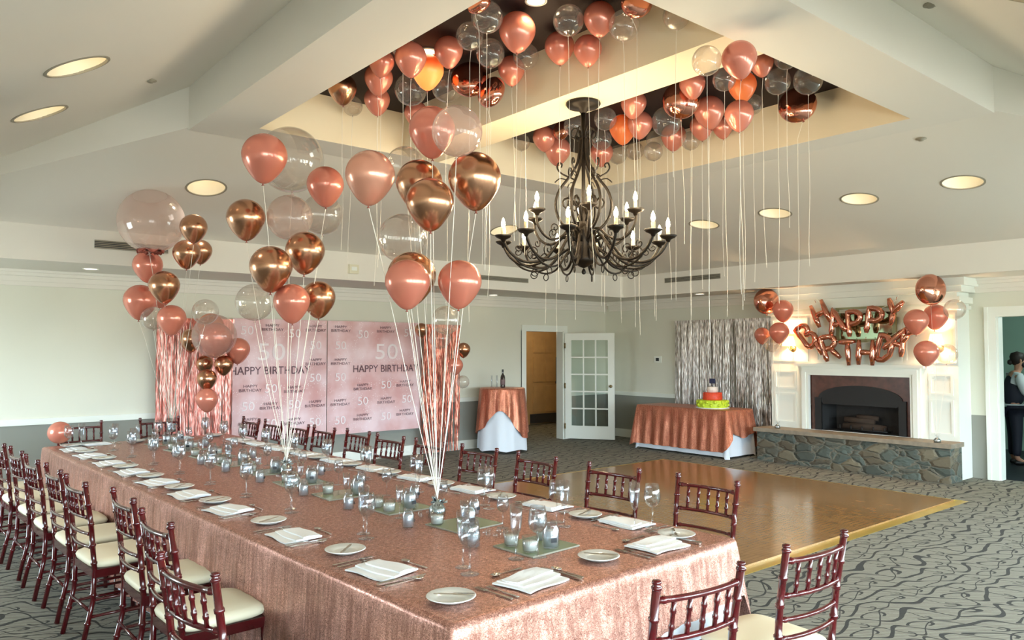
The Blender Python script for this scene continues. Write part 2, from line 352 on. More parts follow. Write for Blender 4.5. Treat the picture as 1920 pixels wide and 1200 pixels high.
ORD = ['zeroth', 'first', 'second', 'third', 'fourth', 'fifth', 'sixth', 'seventh', 'eighth', 'ninth', 'tenth', 'eleventh', 'twelfth', 'thirteenth', 'fourteenth', 'fifteenth', 'sixteenth', 'seventeenth', 'eighteenth', 'nineteenth', 'twentieth'] + ['twenty-' + w for w in ('first', 'second', 'third', 'fourth', 'fifth', 'sixth', 'seventh', 'eighth', 'ninth')]
def inside(p, poly):
    c = False; n = len(poly)
    for i in range(n):
        a, b = poly[i], poly[i - 1]
        if (a[1] > p[1]) != (b[1] > p[1]) and p[0] < (b[0] - a[0]) * (p[1] - a[1]) / (b[1] - a[1]) + a[0]: c = not c
    return c
def sheet(mb, corners, holes=(), mat=0):
    """flat polygon with holes cut out, all points in world space"""
    C = [Vector(c) for c in corners]; o = C[0]; ux = (C[1] - C[0]).normalized(); n = ux.cross(C[-1] - C[0]).normalized(); uy = n.cross(ux)
    to2 = lambda p: Vector(((Vector(p) - o).dot(ux), (Vector(p) - o).dot(uy)))
    loops = [[to2(c) for c in C]] + [[to2(c) for c in h] for h in holes]
    vs = []; es = []
    for L in loops:
        k = len(vs); vs += L; es += [(k + i, k + (i + 1) % len(L)) for i in range(len(L))]
    r = geometry.delaunay_2d_cdt(vs, es, [], 0, 1e-6); v2, fs = r[0], r[2]
    keep = []
    for f in fs:
        c = sum((v2[i] for i in f), Vector((0, 0))) / len(f)
        if inside(c, loops[0]) and not any(inside(c, h) for h in loops[1:]): keep.append(f)
    mb.add([o + ux * p[0] + uy * p[1] for p in v2], keep, mat)

# ================================================================== THE ROOM
# floor
mb = MB(); mb.add([(XW - .3, YS - .3, 0), (15.5, YS - .3, 0), (15.5, 15, 0), (XW - .3, 15, 0)], [(0, 1, 2, 3)]); struct('floor', mb, M['carpet'])
# dance floor
df = thing('dance_floor', 'glossy brown parquet dance floor with gold edge strip on the carpet', 'dance floor', (6.75, 5.4, 0))
DX0, DX1, DY0, DY1 = 4.3, 9.2, 3.42, 7.45
MB().box(DX0 - 6.75, DX1 - 6.75, DY0 - 5.4, DY1 - 5.4, .001, .018).build('parquet_panel', M['parquet'], df)
e = MB(); w = .11
for (x0, x1, y0, y1) in ((DX0 - w, DX1 + w, DY0 - w, DY0), (DX0 - w, DX1 + w, DY1, DY1 + w), (DX0 - w, DX0, DY0, DY1), (DX1, DX1 + w, DY0, DY1)):
    vs = [(x0, y0, .001), (x1, y0, .001), (x1, y1, .001), (x0, y1, .001)]
    hz = [.018 if (DX0 - 1e-3 <= x <= DX1 + 1e-3 and DY0 - 1e-3 <= y <= DY1 + 1e-3) else .003 for x, y, _ in vs]
    e.add([(x - 6.75, y - 5.4, z) for x, y, z in vs] + [(x - 6.75, y - 5.4, h) for (x, y, _), h in zip(vs, hz)], [(0, 3, 2, 1), (4, 5, 6, 7), (0, 1, 5, 4), (1, 2, 6, 5), (2, 3, 7, 6), (3, 0, 4, 7)])
e.build('edge_strip', M['gold'], df)
# walls
def rect_hole(axis, a0, a1, z0, z1, c): return [(a0, c, z0), (a1, c, z0), (a1, c, z1), (a0, c, z1)] if axis == 'x' else [(c, a0, z0), (c, a1, z0), (c, a1, z1), (c, a0, z1)]
def wall(name, axis, a0, a1, c, holes=(), z1=ZS + .3, t=.15, mat='wall', sgn=1):
    mb = MB()
    for cc in (c, c + t * sgn):
        sheet(mb, rect_hole(axis, a0, a1, 0, z1, cc), [rect_hole(axis, *h, cc) for h in holes])
    for h0, h1, z0_, z1_ in holes:    # reveals
        P = rect_hole(axis, h0, h1, z0_, z1_, c); Q = rect_hole(axis, h0, h1, z0_, z1_, c + t * sgn)
        for i in range(4):
            if z0_ < .01 and i == 0: continue
            j = (i + 1) % 4; mb.add([P[i], P[j], Q[j], Q[i]], [(0, 1, 2, 3)])
    return struct(name, mb, M[mat])
D0, D1, DZ = 9.0, 9.93, 2.02        # back doorway
wall('wall_back', 'x', XW, XR, YB, [(D0, D1, 0, DZ)])
SD0, SD1, SDZ = 2.35, 3.57, 2.1     # service doorway in the right wall
wall('wall_right', 'y', YS, YB, XR, [(SD0, SD1, 0, SDZ)] + [(a, b, WZ0, WZ1) for a, b in WIN_E])
wall('wall_left', 'y', YS, YB, XW, [(a, b, WZ0, WZ1) for a, b in WIN_W], sgn=-1)
wall('wall_front', 'x', XW, XR, YS, [(a, b, WZ0, WZ1) for a, b in WIN_S], sgn=-1)
# windows
k = 0
for axis, spans, c in (('x', WIN_S, YS), ('y', WIN_E, XR + .13), ('y', WIN_W, XW)):
    for a, b in spans:
        k += 1; f = MB(); w_ = b - a; h_ = WZ1 - WZ0
        def bar(p0, p1, z0, z1, d0=-.09, d1=-.04):
            if axis == 'x': f.box(a + p0, a + p1, c + d0, c + d1, WZ0 + z0, WZ0 + z1)
            else: f.box(c + d0, c + d1, a + p0, a + p1, WZ0 + z0, WZ0 + z1)
        bar(0, .06, 0, h_); bar(w_ - .06, w_, 0, h_); bar(0, w_, 0, .07); bar(0, w_, h_ - .06, h_)
        for i in range(1, 4): bar(w_ * i / 4 - .014, w_ * i / 4 + .014, 0, h_)
        for i in range(1, 5): bar(0, w_, h_ * i / 5 - .014, h_ * i / 5 + .014)
        wn = struct('window_%d' % k, f, M['white']); g = MB()
        if axis == 'x': g.add([(a, c - .065, WZ0), (b, c - .065, WZ0), (b, c - .065, WZ1), (a, c - .065, WZ1)], [(0, 1, 2, 3)])
        else: g.add([(c - .065, a, WZ0), (c - .065, b, WZ0), (c - .065, b, WZ1), (c - .065, a, WZ1)], [(0, 1, 2, 3)])
        g.build('glass_pane', M['pane'], wn)
# ---- ceiling with recessed can lights
P_BACK = [(OX0, OY1, 3.6), (OX1, OY1, 3.6), (FX1, FY1, ZF), (FX0, FY1, ZF)]
P_WEST = [(OX0, OY0, ZH), (OX0, OY1, ZH), (FX0, FY1, ZF), (FX0, FY0, ZF)]
P_SOUTH = [(OX0, OY0, ZH), (OX1, OY0, ZH), (FX1, FY0, ZF), (FX0, FY0, ZF)]
P_EAST = [(OX1, OY0, 3.6), (OX1, OY1, 3.6), (FX1, FY1, ZF), (FX1, FY0, ZF)]
def pl(P):
    a, b, d = Vector(P[0]), Vector(P[1]), Vector(P[3]); n = (b - a).cross(d - a).normalized(); return a, (n if n.z > 0 else -n)
CANS = [(P_WEST, 145, 125, 'west'), (P_WEST, 75, 213, 'west'), (P_BACK, 387, 352, 'back'), (P_BACK, 945, 432, 'back'), (P_EAST, 1320, 421, 'right'), (P_EAST, 1453, 400, 'right'), (P_EAST, 1611, 373, 'right'), (P_EAST, 1805, 342, 'right'), (P_SOUTH, 1915, -14, 'front')]
CLAB = ['nearer of two round recessed lights on the upper left ceiling slope', 'farther of two round recessed lights on the upper left ceiling slope',
        'round recessed ceiling light left of the pearl rose balloons, with bright lamp showing', 'round recessed ceiling light just behind the left chandelier arms',
        'smallest round recessed light on the right ceiling slope, beside the chandelier', 'second round recessed light from the chandelier on the right ceiling slope',
        'third round recessed light from the chandelier on the right ceiling slope', 'farthest right round recessed light on the right ceiling slope', 'round recessed light at the top right corner of the view']
holes = {id(P_BACK): [], id(P_WEST): [], id(P_SOUTH): [], id(P_EAST): []}
CR = .185
for i, (P, u, v, w_) in enumerate(CANS):
    a, n = pl(P); c = at_plane(u, v, a, n); ux = n.orthogonal().normalized(); uy = n.cross(ux)
    loop = lambda r, cc: [cc + (ux * math.cos(2 * PI * q / 32) + uy * math.sin(2 * PI * q / 32)) * r for q in range(32)]
    holes[id(P)].append(loop(CR, c))
    t = thing('recessed_light', CLAB[i], 'ceiling light', c); rel = lambda L: [p - c for p in L]
    rg = MB(); o1 = rel(loop(CR + .014, c - n * .004)); o2 = rel(loop(CR - .004, c - n * .006)); o3 = rel(loop(CR + .014, c + n * .002)); o4 = rel(loop(CR - .004, c + n * .01))
    rg.add(o1 + o2 + o3 + o4, [(q, (q + 1) % 32, 32 + (q + 1) % 32, 32 + q) for q in range(32)] + [(q, 64 + q, 64 + (q + 1) % 32, (q + 1) % 32) for q in range(32)] + [(32 + q, 32 + (q + 1) % 32, 96 + (q + 1) % 32, 96 + q) for q in range(32)])
    rg.build('trim_ring', M['vent'], t)
    top = Vector((0, 0, .20)); rf = MB(); A = rel(loop(CR - .002, c)); B = [p * .86 + Vector((0, 0, .07)) for p in A]
    Cc = [top + Vector((p.x, p.y, 0)) * .42 for p in A]
    rf.add(A + B + Cc, [(q, (q + 1) % 32, 32 + (q + 1) % 32, 32 + q) for q in range(32)] + [(32 + q, 32 + (q + 1) % 32, 64 + (q + 1) % 32, 64 + q) for q in range(32)], 0, True)
    rf.build('reflector', M['can'], t)
    MB().add([p - Vector((0, 0, .001)) for p in Cc], [tuple(range(32))]).build('lamp_lens', M['canlamp'], t)
    lamp('can_glow', 'POINT', c + Vector((0, 0, .11)), .08, (1, .86, .66), .03)
    l = lamp('can_light', 'SPOT', c - Vector((0, 0, .012)), 14, (1, .9, .76), .04, None, spot_size=R(115), spot_blend=.7)
cl = MB()
for P in (P_BACK, P_WEST, P_SOUTH, P_EAST): sheet(cl, P, holes[id(P)])
cl.add([(OX0, OY1, 3.6), (OX0, OY1, ZH), (FX0, FY1, ZF)], [(0, 1, 2)]); cl.add([(OX1, OY0, 3.6), (OX1, OY0, ZH), (FX1, FY0, ZF)], [(0, 1, 2)])
F4 = [(FX0, FY0), (FX1, FY0), (FX1, FY1), (FX0, FY1)]
for i in range(4):
    (x0, y0), (x1, y1) = F4[i], F4[(i + 1) % 4]; cl.add([(x0, y0, ZS), (x1, y1, ZS), (x1, y1, ZF), (x0, y0, ZF)], [(0, 1, 2, 3)])
sheet(cl, [(XW, YS, ZS), (XR, YS, ZS), (XR, YB, ZS), (XW, YB, ZS)], [[(x, y, ZS) for x, y in F4]])
struct('ceiling', cl, M['ceiling'])
# beam ring round the raised tray, and the cross beam
tr = MB()
sheet(tr, [(OX0, OY0, ZR), (OX1, OY0, ZR), (OX1, OY1, ZR), (OX0, OY1, ZR)], [[(IX0, IY0, ZR), (IX1, IY0, ZR), (IX1, IY1, ZR), (IX0, IY1, ZR)]])
O4 = [(OX0, OY0), (OX1, OY0), (OX1, OY1), (OX0, OY1)]; I4 = [(IX0, IY0), (IX1, IY0), (IX1, IY1), (IX0, IY1)]
for i in range(4):
    (x0, y0), (x1, y1) = O4[i], O4[(i + 1) % 4]; tr.add([(x0, y0, ZR), (x1, y1, ZR), (x1, y1, ZH + .02), (x0, y0, ZH + .02)], [(0, 1, 2, 3)])
    (x0, y0), (x1, y1) = I4[i], I4[(i + 1) % 4]; tr.add([(x0, y0, ZR), (x1, y1, ZR), (x1, y1, ZT), (x0, y0, ZT)], [(0, 1, 2, 3)], 1)
struct('trim_1', tr, [M['ceiling'], M['tray']])
struct('trim_2', MB().box(CX0, CX1, IY0, IY1, ZR, ZT), M['tray'])
struct('ceiling_tray', MB().add([(IX0, IY0, ZT), (IX1, IY0, ZT), (IX1, IY1, ZT), (IX0, IY1, ZT)], [(0, 1, 2, 3)]).box(XW, XR + .1, YS, YB, 4.3, 4.35), M['dark'])
# crown, rail, baseboards
def crown(mb, axis, a0, a1, c, s):
    for d, z0, z1 in ((.035, 2.42, 2.47), (.06, 2.47, 2.53), (.11, 2.53, 2.57), (.14, 2.57, 2.6)):
        if axis == 'x': mb.box(a0, a1, min(c, c - d * s), max(c, c - d * s), z0, z1)
        else: mb.box(min(c, c - d * s), max(c, c - d * s), a0, a1, z0, z1)
m = MB(); crown(m, 'x', XW, XR, YB, 1); struct('trim_3', m, M['ceiling'])
m = MB(); crown(m, 'y', BY1, YB - .14, XR, 1); crown(m, 'y', YS, BY0, XR, 1); struct('trim_4', m, M['ceiling'])
m = MB(); m.box(XW, D0 - .1, YB - .03, YB, .80, .87); m.box(D1 + .1, XR, YB - .03, YB, .80, .87); struct('trim_5', m, M['white'])
m = MB(); m.box(XR - .03, XR, BY1, YB, .80, .87); m.box(XR - .03, XR, YS, SD0 - .12, .8, .87); struct('trim_6', m, M['white'])
m = MB(); m.box(XW, D0 - .1, YB - .02, YB, 0, .15); m.box(D1 + .1, XR, YB - .02, YB, 0, .15); struct('baseboard_back', m, M['white'])
m = MB(); m.box(XR - .02, XR, BY1, YB, 0, .15); m.box(XR - .02, XR, YS, SD0 - .12, 0, .15); struct('baseboard_right', m, M['white'])
# back doorway casing, hall beyond
m = MB(); m.box(D0 - .1, D0, YB - .03, YB, 0, DZ + .1); m.box(D1, D1 + .1, YB - .03, YB, 0, DZ + .1); m.box(D0, D1, YB - .03, YB, DZ, DZ + .1)
m.box(D0 - .1, D0 + .012, YB - .02, YB + .16, 0, DZ); m.box(D1 - .012, D1 + .1, YB - .02, YB + .16, 0, DZ); m.box(D0, D1, YB - .02, YB + .16, DZ - .012, DZ + .01); struct('trim_7', m, M['white'])
m = MB(); m.add([(8.0, 12.9, 0), (13.4, 12.9, 0), (13.4, 12.9, 2.6), (8.0, 12.9, 2.6)], [(0, 1, 2, 3)])
m.add([(8.0, YB + .15, 0), (8.0, 12.9, 0), (8.0, 12.9, 2.6), (8.0, YB + .15, 2.6)], [(0, 1, 2, 3)]); m.add([(13.4, YB + .15, 0), (13.4, 12.9, 0), (13.4, 12.9, 2.6), (13.4, YB + .15, 2.6)], [(0, 1, 2, 3)])
m.add([(8, YB + .15, 2.6), (13.4, YB + .15, 2.6), (13.4, 12.9, 2.6), (8, 12.9, 2.6)], [(0, 1, 2, 3)]); m.add([(XR, YB + .15, 0), (13.4, YB + .15, 0), (13.4, YB + .15, 2.6), (XR, YB + .15, 2.6)], [(0, 1, 2, 3)]); struct('wall_hall', m, M['hall'])
lamp('hall_light', 'POINT', (10.6, 11.7, 2.4), 14, (1, .84, .6), .1)
# hall door (tan, six panels)
hx0 = at_y(990, 700, 12.86).x; hx1 = at_y(1046, 700, 12.86).x
dt = MB().box(hx0, hx1, 12.82, 12.87, .02, 2.05)
hd = struct('door_2', dt, M['oak'])
for (x0, x1) in ((.12, .46), (.54, .88)):
    for (z0, z1) in ((.28, .85), (.95, 1.5), (1.6, 1.9)):
        W_ = hx1 - hx0; MB().box(hx0 + x0 * W_, hx0 + x1 * W_, 12.805, 12.82, z0, z1).build('raised_panel', M['oak'], hd)
MB().box(hx0 + .02, hx1 - .02, 12.80, 12.818, .03, .24).build('kick_plate', M['steelplate'], hd)
MB().box(hx1 - .12, hx1 - .05, 12.79, 12.818, .9, 1.5).build('push_plate', M['steelplate'], hd)
m = MB(); m.box(hx0 - .1, hx0, 12.82, 12.88, 0, 2.15); m.box(hx1, hx1 + .1, 12.82, 12.88, 0, 2.15); m.box(hx0, hx1, 12.82, 12.88, 2.05, 2.15); struct('trim_8', m, M['oak'])
# the open french door leaf
hin = Vector((D1 + .02, YB - .05, 0)); end = at_d(1150, 820, 14.1); dv = Vector((end.x - hin.x, end.y - hin.y, 0)).normalized()
ang = math.atan2(dv.y, dv.x); LW, LH = .93, 1.98
fd = bpy.data.objects.new('door_1', None); COL.objects.link(fd); fd.location = hin; fd.rotation_euler = (0, 0, ang); tag(fd, kind='structure')
m = MB(); m.box(0, .12, -.02, .02, .02, LH); m.box(LW - .12, LW, -.02, .02, .02, LH); m.box(.12, LW - .12, -.02, .02, .02, .26); m.box(.12, LW - .12, -.02, .02, LH - .13, LH)
iw = LW - .24; ih = LH - .39
for i in (1, 2): m.box(.12 + iw * i / 3 - .013, .12 + iw * i / 3 + .013, -.015, .015, .26, LH - .13)
for i in range(1, 5): m.box(.12, LW - .12, -.014, .014, .26 + ih * i / 5 - .013, .26 + ih * i / 5 + .013)
m.build('door_leaf', M['white'], fd)
MB().add([(.12, 0, .26), (LW - .12, 0, .26), (LW - .12, 0, LH - .13), (.12, 0, LH - .13)], [(0, 1, 2, 3)]).build('glass_pane', M['pane'], fd)
m = MB(); m.tube([(LW - .06, -.02, 1.0), (LW - .06, -.06, 1.0)], .012); m.lathe([(.0, -.03), (.024, -.02), (.03, 0), (.024, .02), (0, .03)], 12, (LW - .06, -.075, 1.0)); m.build('door_knob', M['brass'], fd)
for z in (.25, 1.0, 1.75): MB().tube([(0, -.02, z - .05), (0, -.02, z + .05)], .014).build('hinge', M['brass'], fd)
# service doorway and room
m = MB(); m.box(XR - .03, XR, SD1, SD1 + .13, 0, SDZ + .13); m.box(XR - .03, XR, SD0 - .13, SD0, 0, SDZ + .13); m.box(XR - .03, XR, SD0, SD1, SDZ, SDZ + .13)
m.box(XR - .045, XR - .03, SD1 + .09, SD1 + .13, 0, SDZ + .13); m.box(XR, XR + .15, SD1 - .02, SD1, 0, SDZ); struct('trim_9', m, M['white'])
m = MB(); m.add([(14.6, .5, 0), (14.6, 6, 0), (14.6, 6, 2.7), (14.6, .5, 2.7)], [(0, 1, 2, 3)]); m.add([(XR + .15, 6, 0), (14.6, 6, 0), (14.6, 6, 2.7), (XR + .15, 6, 2.7)], [(0, 1, 2, 3)])
m.add([(XR + .15, .5, 0), (14.6, .5, 0), (14.6, .5, 2.7), (XR + .15, .5, 2.7)], [(0, 1, 2, 3)]); m.add([(XR + .15, .5, 2.7), (14.6, .5, 2.7), (14.6, 6, 2.7), (XR + .15, 6, 2.7)], [(0, 1, 2, 3)]); struct('wall_service', m, M['teal'])
m = MB(); m.box(XR + .15, 14.6, .5, 6, .001, .006); struct('floor_service', m, M['navy'])
lamp('service_light', 'POINT', (12.9, 2.6, 2.4), 28, (.85, 1, .95), .1)
# chimney breast with panelling
BH = ZS
m = MB(); fo0, fo1, foz = at_x(1520, 760, BX).y, at_x(1710, 760, BX).y, at_x(1610, 705, BX).z     # marble field
sheet(m, [(BX, BY1, 0), (BX, BY0, 0), (BX, BY0, BH), (BX, BY1, BH)], [[(BX, fo0, .5), (BX, fo1, .5), (BX, fo1, foz), (BX, fo0, foz)]])
m.add([(BX, BY1, 0), (XR, BY1, 0), (XR, BY1, BH), (BX, BY1, BH)], [(0, 1, 2, 3)]); m.add([(BX, BY0, 0), (XR, BY0, 0), (XR, BY0, BH), (BX, BY0, BH)], [(0, 1, 2, 3)])
struct('wall_chimney', m, M['white'])
m = MB()
for d, z0, z1 in ((.03, 2.2, 2.25), (.05, 2.28, 2.36), (.09, 2.42, 2.5), (.14, 2.5, 2.6)): m.box(BX - d, XR, BY0 - d, BY1 + d, z0, z1)
struct('trim_10', m, M['white'])
m = MB(); g0 = fo0 + .2; g1 = fo1 - .2
for (a, b) in ((BY1 - .06, g0 + .02), (g1 - .02, BY0 + .06)):
    for (z0, z1) in ((.56, 1.02), (1.08, 1.36)):
        a_, b_ = max(a, b), min(a, b)
        for (y0, y1, q0, q1) in ((b_, a_, z0, z0 + .03), (b_, a_, z1 - .03, z1), (b_, b_ + .03, z0 + .03, z1 - .03), (a_ - .03, a_, z0 + .03, z1 - .03)): m.box(BX - .015, BX, y0, y1, q0, q1)
for (y0, y1) in ((BY1 - .62, BY1 - .02), (BY0 + .02, BY0 + .66), (g1 + .3, g0 - .3)):
    for (a_, b_, q0, q1) in ((y0, y1, 1.5, 1.53), (y0, y1, 2.12, 2.15), (y0, y0 + .03, 1.53, 2.12), (y1 - .03, y1, 1.53, 2.12)): m.box(BX - .015, BX, a_, b_, q0, q1)
struct('trim_11', m, M['white'])
# fireplace
fy = (fo0 + fo1) / 2
fp = thing('fireplace', 'black arched fireplace with brown marble and white moulded surround above the stone hearth', 'fireplace', (BX, fy, .5))
L = lambda y: y - fy
sz0, sz1 = .0, foz - .5
def ring(mb, y0, y1, zt, w_, d0, d1, mat=0):
    mb.box(-d1, -d0, y1, y1 + w_, 0, zt + w_, mat); mb.box(-d1, -d0, y0 - w_, y0, 0, zt + w_, mat); mb.box(-d1, -d0, y0, y1, zt, zt + w_, mat)
m = MB(); a0, a1 = L(min(fo0, fo1)), L(max(fo0, fo1)); ring(m, a0, a1, sz1, .13, 0, .05); ring(m, a0 - .04, a1 + .04, sz1 + .04, .06, .05, .075); ring(m, a0, a1, sz1, .02, .05, .06)
m.box(-.11, 0, a0 - .2, a1 + .2, sz1 + .13, sz1 + .17); m.build('surround', M['white'], fp)
# marble field with an arched hole
hy = (a1 - a0) / 2 * .83; zt = sz1 - .14; zs = sz1 - .33
arch = [(.0, -hy, .0)] + [(.0, -hy * math.cos(PI * q / 20), zs + (zt - zs) * math.sin(PI * q / 20)) for q in range(21)] + [(.0, hy, .0)]
m = MB(); sheet(m, [(0, a1, -.001), (0, a1, sz1), (0, a0, sz1), (0, a0, -.001)], [arch]); m.xf(Matrix.Translation((.02, 0, 0))); m.build('marble_facing', M['brown'], fp)
m = MB()
pa = [Vector((.02, y, z)) for _, y, z in arch]; pb = [Vector((.30, y * .8, z * .97)) for _, y, z in arch]; n_ = len(pa)
m.add(pa + pb, [(i, i + 1, n_ + i + 1, n_ + i) for i in range(n_ - 1)] , 0); m.add(pb, [tuple(range(n_))], 1); m.box(.02, .3, -hy, hy, -.01, .002, 1); m.build('firebox', [M['black'], M['soot']], fp)
m = MB(); hood = [Vector((.0, y, z)) for _, y, z in arch[1:-1]] + [Vector((.0, hy * .88, zs - .09)), Vector((.0, -hy * .88, zs - .09))]
m.add(hood + [p + Vector((.03, 0, 0)) for p in hood], [tuple(range(len(hood))), tuple(range(len(hood), 2 * len(hood)))[::-1]] + [(i, (i + 1) % len(hood), len(hood) + (i + 1) % len(hood), len(hood) + i) for i in range(len(hood))]); m.build('smoke_hood', M['black'], fp)
for s in (-1, 1): MB().box(-.012, .02, s * hy - .05, s * hy + .05, 0, zs).build('screen_panel', M['black'], fp)
for (y0, y1, z, r) in ((-.3, .3, .06, .05), (-.25, .2, .07, .045), (-.15, .28, .15, .045), (-.2, .1, .2, .035)):
    MB().tube([(.16 + .03 * z, y0, z), (.17, (y0 + y1) / 2, z + .01), (.15, y1, z + .015)], [r, r * 1.1, r * .9], 9).build('fire_log', M['log'], fp)
m = MB()
for y in (-.32, -.16, 0, .16, .32): m.tube([(.08, y, .09), (.08, y, .02), (.26, y, .02)], .01, 6)
m.tube([(.08, -.36, .03), (.08, .36, .03)], .01, 6); m.build('fire_grate', M['black'], fp)
# hearth
hr = thing('stone_hearth', 'raised fieldstone hearth with grey capstone in front of the fireplace', 'hearth', (10.7, (BY0 + BY1) / 2, 0))
HX = 10.33; yc = (BY0 + BY1) / 2
MB().box(HX - 10.7, 0, BY0 - yc - .02, BY1 - yc + .03, 0, .44).build('stone_base', M['stone'], hr)
MB().box(HX - .04 - 10.7, 0, BY0 - yc - .05, BY1 - yc + .07, .44, .495).build('capstone', M['cap'], hr)
# vents, downlights, small fittings
def slatbox(name, label, cat, c, w_, h_, rz, n=5):
    t = thing(name, label, cat, c, rz); m = MB(); m.box(-w_ / 2, w_ / 2, -.006, 0, -h_ / 2, h_ / 2); m.build('backing', M['gap'], t)
    m = MB(); m.box(-w_ / 2, w_ / 2, -.012, -.006, h_ / 2 - .012, h_ / 2); m.box(-w_ / 2, w_ / 2, -.012, -.006, -h_ / 2, -h_ / 2 + .012)
    for i in range(n): z = -h_ / 2 + h_ * (i + .5) / n; m.box(-w_ / 2, w_ / 2, -.014, -.006, z - .004, z + .004)
    m.build('grille', M['vent'], t)
c = at_y(248, 463, FY1 - .001); slatbox('air_vent', 'long grey air vent on the ceiling fascia beside the big clear balloon', 'vent', c, .75, .09, 0)
c = at_y(942, 523, FY1 - .001); slatbox('air_vent', 'long grey air vent on the fascia just left of the chandelier base', 'vent', c, 1.05, .07, 0)
c = at_x(1297, 522, FX1 - .001); slatbox('air_vent', 'long grey air vent on the fascia right of the chandelier', 'vent', c, 1.1, .08, -PI / 2)
t = thing('wall_sensor', 'small cream box on the ceiling fascia above the pink backdrop', 'sensor', at_y(661, 505, FY1)); MB().box(-.07, .07, -.05, 0, -.06, .06).build('housing', M['plastic'], t); MB().box(-.04, .04, -.053, -.05, -.02, .03).build('cover', M['white'], t)
c = at_x(1234, 674, XR); t = thing('thermostat', 'white wall thermostat with dark display left of the silver curtain', 'thermostat', c); MB().box(-.02, 0, -.08, .08, -.06, .06).build('casing', M['white'], t); MB().box(-.024, -.02, -.035, .035, -.03, .03).build('display', M['gap'], t)
for (u, v, lb) in ((170, 504, 'small lit downlight in the soffit above the blank left wall'), (925, 553, 'small lit downlight in the soffit behind the chandelier ribbons'), (1312, 551, 'small lit downlight in the soffit above the silver curtain')):
    c = at_z(u, v, ZS); t = thing('soffit_downlight', lb, 'ceiling light', c); MB().lathe([(.085, 0), (.085, -.006), (.07, -.006), (.07, -.001)], 24).build('trim_ring', M['white'], t)
    MB().lathe([(0.0, -.003), (.069, -.003)], 24).build('lamp_lens', M['canlamp'], t)
for (u, v, lb) in ((282, 150, 'tiny sprinkler head on the upper left ceiling slope'), (1727, 260, 'tiny round sprinkler cover on the right ceiling slope'), (1745, 8, 'tiny sprinkler head on the ceiling near the top right corner')):
    P = P_WEST if u < 400 else (P_EAST if v > 100 else P_SOUTH); a, n = pl(P); c = at_plane(u, v, a, n)
    MBx = MB().lathe([(0, -.02), (.02, -.02), (.022, -.008), (.045, -.006), (.045, 0.0), (0, 0.0)], 16); o = MBx.build('sprinkler_head', M['vent']); o.location = c; tag(o, lb, 'sprinkler')

# ================================================================== TABLE AND CHAIRS
TA = Vector((1.50, 2.12, 0)); TR = R(2.5); EX = Vector((math.cos(TR), math.sin(TR), 0)); EY = Vector((-math.sin(TR), math.cos(TR), 0))
TW, TL, TZ = 1.78, 6.35, .755
def tp(s, t, z=TZ): return TA + EX * s + EY * t + Vector((0, 0, z))
def st_of(p): q = Vector((p.x, p.y, 0)) - TA; return q.dot(EX), q.dot(EY)
def drape(w, l, top, hem, mat, name, label, cat, loc, rz, seg=.035, fold=.018, flare=.04, corner=.03, r=.025, seed=1, wav=.16):
    """cloth over a box w x l with rounded corners; hem(side, along 0..1) gives the hem height"""
    rnd = random.Random(seed); P = []
    per = [((0, 0), (w, 0), (0, -1)), ((w, 0), (w, l), (1, 0)), ((w, l), (0, l), (0, 1)), ((0, l), (0, 0), (-1, 0))]
    for k, (a, b, n) in enumerate(per):
        a = Vector(a); b = Vector(b); n = Vector(n); Ls = (b - a).length; d = (b - a) / Ls; N = max(4, int(Ls / seg))
        for i in range(N + 1):
            f = i / N; q = a + d * (corner + (Ls - 2 * corner) * f); P.append((q, n, hem(k, f), 0))
        n2 = Vector(per[(k + 1) % 4][2]); cc = b - d * corner - n * corner
        for i in range(1, 5):
            th = i / 5 * PI / 2; nn = (n * math.cos(th) + n2 * math.sin(th)); P.append((cc + nn * corner, nn, (hem(k, 1) * (1 - i / 5) + hem((k + 1) % 4, 0) * i / 5) - .06 * math.sin(i / 5 * PI), 1))
    NP = len(P); vs = []; fs = []; dist = 0; ph = [rnd.uniform(0, 6.3) for _ in range(4)]
    lv = [0, .35, .7, 1]; lower = [.04, .1, .2, .32, .46, .6, .74, .87, 1]
    for i, (q, n, hm, cr_) in enumerate(P):
        if i: dist += (q - P[i - 1][0]).length
        fo = (math.sin(dist * 2 * PI / wav + ph[0] + 1.2 * math.sin(dist * 3.1 + ph[1])) * .6 + math.sin(dist * 2 * PI / (wav * 2.3) + ph[2]) * .4)
        for a in lv:
            th = a * PI / 2; p = q - n * (r * (1 - math.sin(th))); vs.append((p.x, p.y, top - r * (1 - math.cos(th))))
        for a in lower:
            z = top - r - (top - r - hm) * a; amp = (fold * a ** .7 * fo) + flare * a * (1 + cr_ * .8) + .002; p = q + n * amp; vs.append((p.x, p.y, z))
    K = len(lv) + len(lower)
    for i in range(NP):
        j = (i + 1) % NP
        for k in range(K - 1): fs.append((i * K + k, i * K + k + 1, j * K + k + 1, j * K + k))
    m = MB(); m.add(vs, fs, 0, True)
    nx, ny = max(2, int(w / .1)), max(2, int(l / .1)); g = []
    for iy in range(ny + 1):
        for ix in range(nx + 1): g.append((r + (w - 2 * r) * ix / nx, r + (l - 2 * r) * iy / ny, top))
    m.add(g, [(iy * (nx + 1) + ix, iy * (nx + 1) + ix + 1, (iy + 1) * (nx + 1) + ix + 1, (iy + 1) * (nx + 1) + ix) for iy in range(ny) for ix in range(nx)], 0, True)
    # skirt the gap between the rounded-corner perimeter and the grid
    o = m.build(name, mat, None, loc); o.rotation_euler = (0, 0, rz); tag(o, label, cat); return o
drape(TW, TL, TZ - .001, lambda k, f: .50 - .04 * math.sin(f * 3) if k == 0 else (.06 if k in (1, 2) else .05), M['sequin'], 'sequin_tablecloth', 'rose gold sequin tablecloth draped over the long banquet table', 'tablecloth', TA, TR, .03, .012, .035, wav=.13)
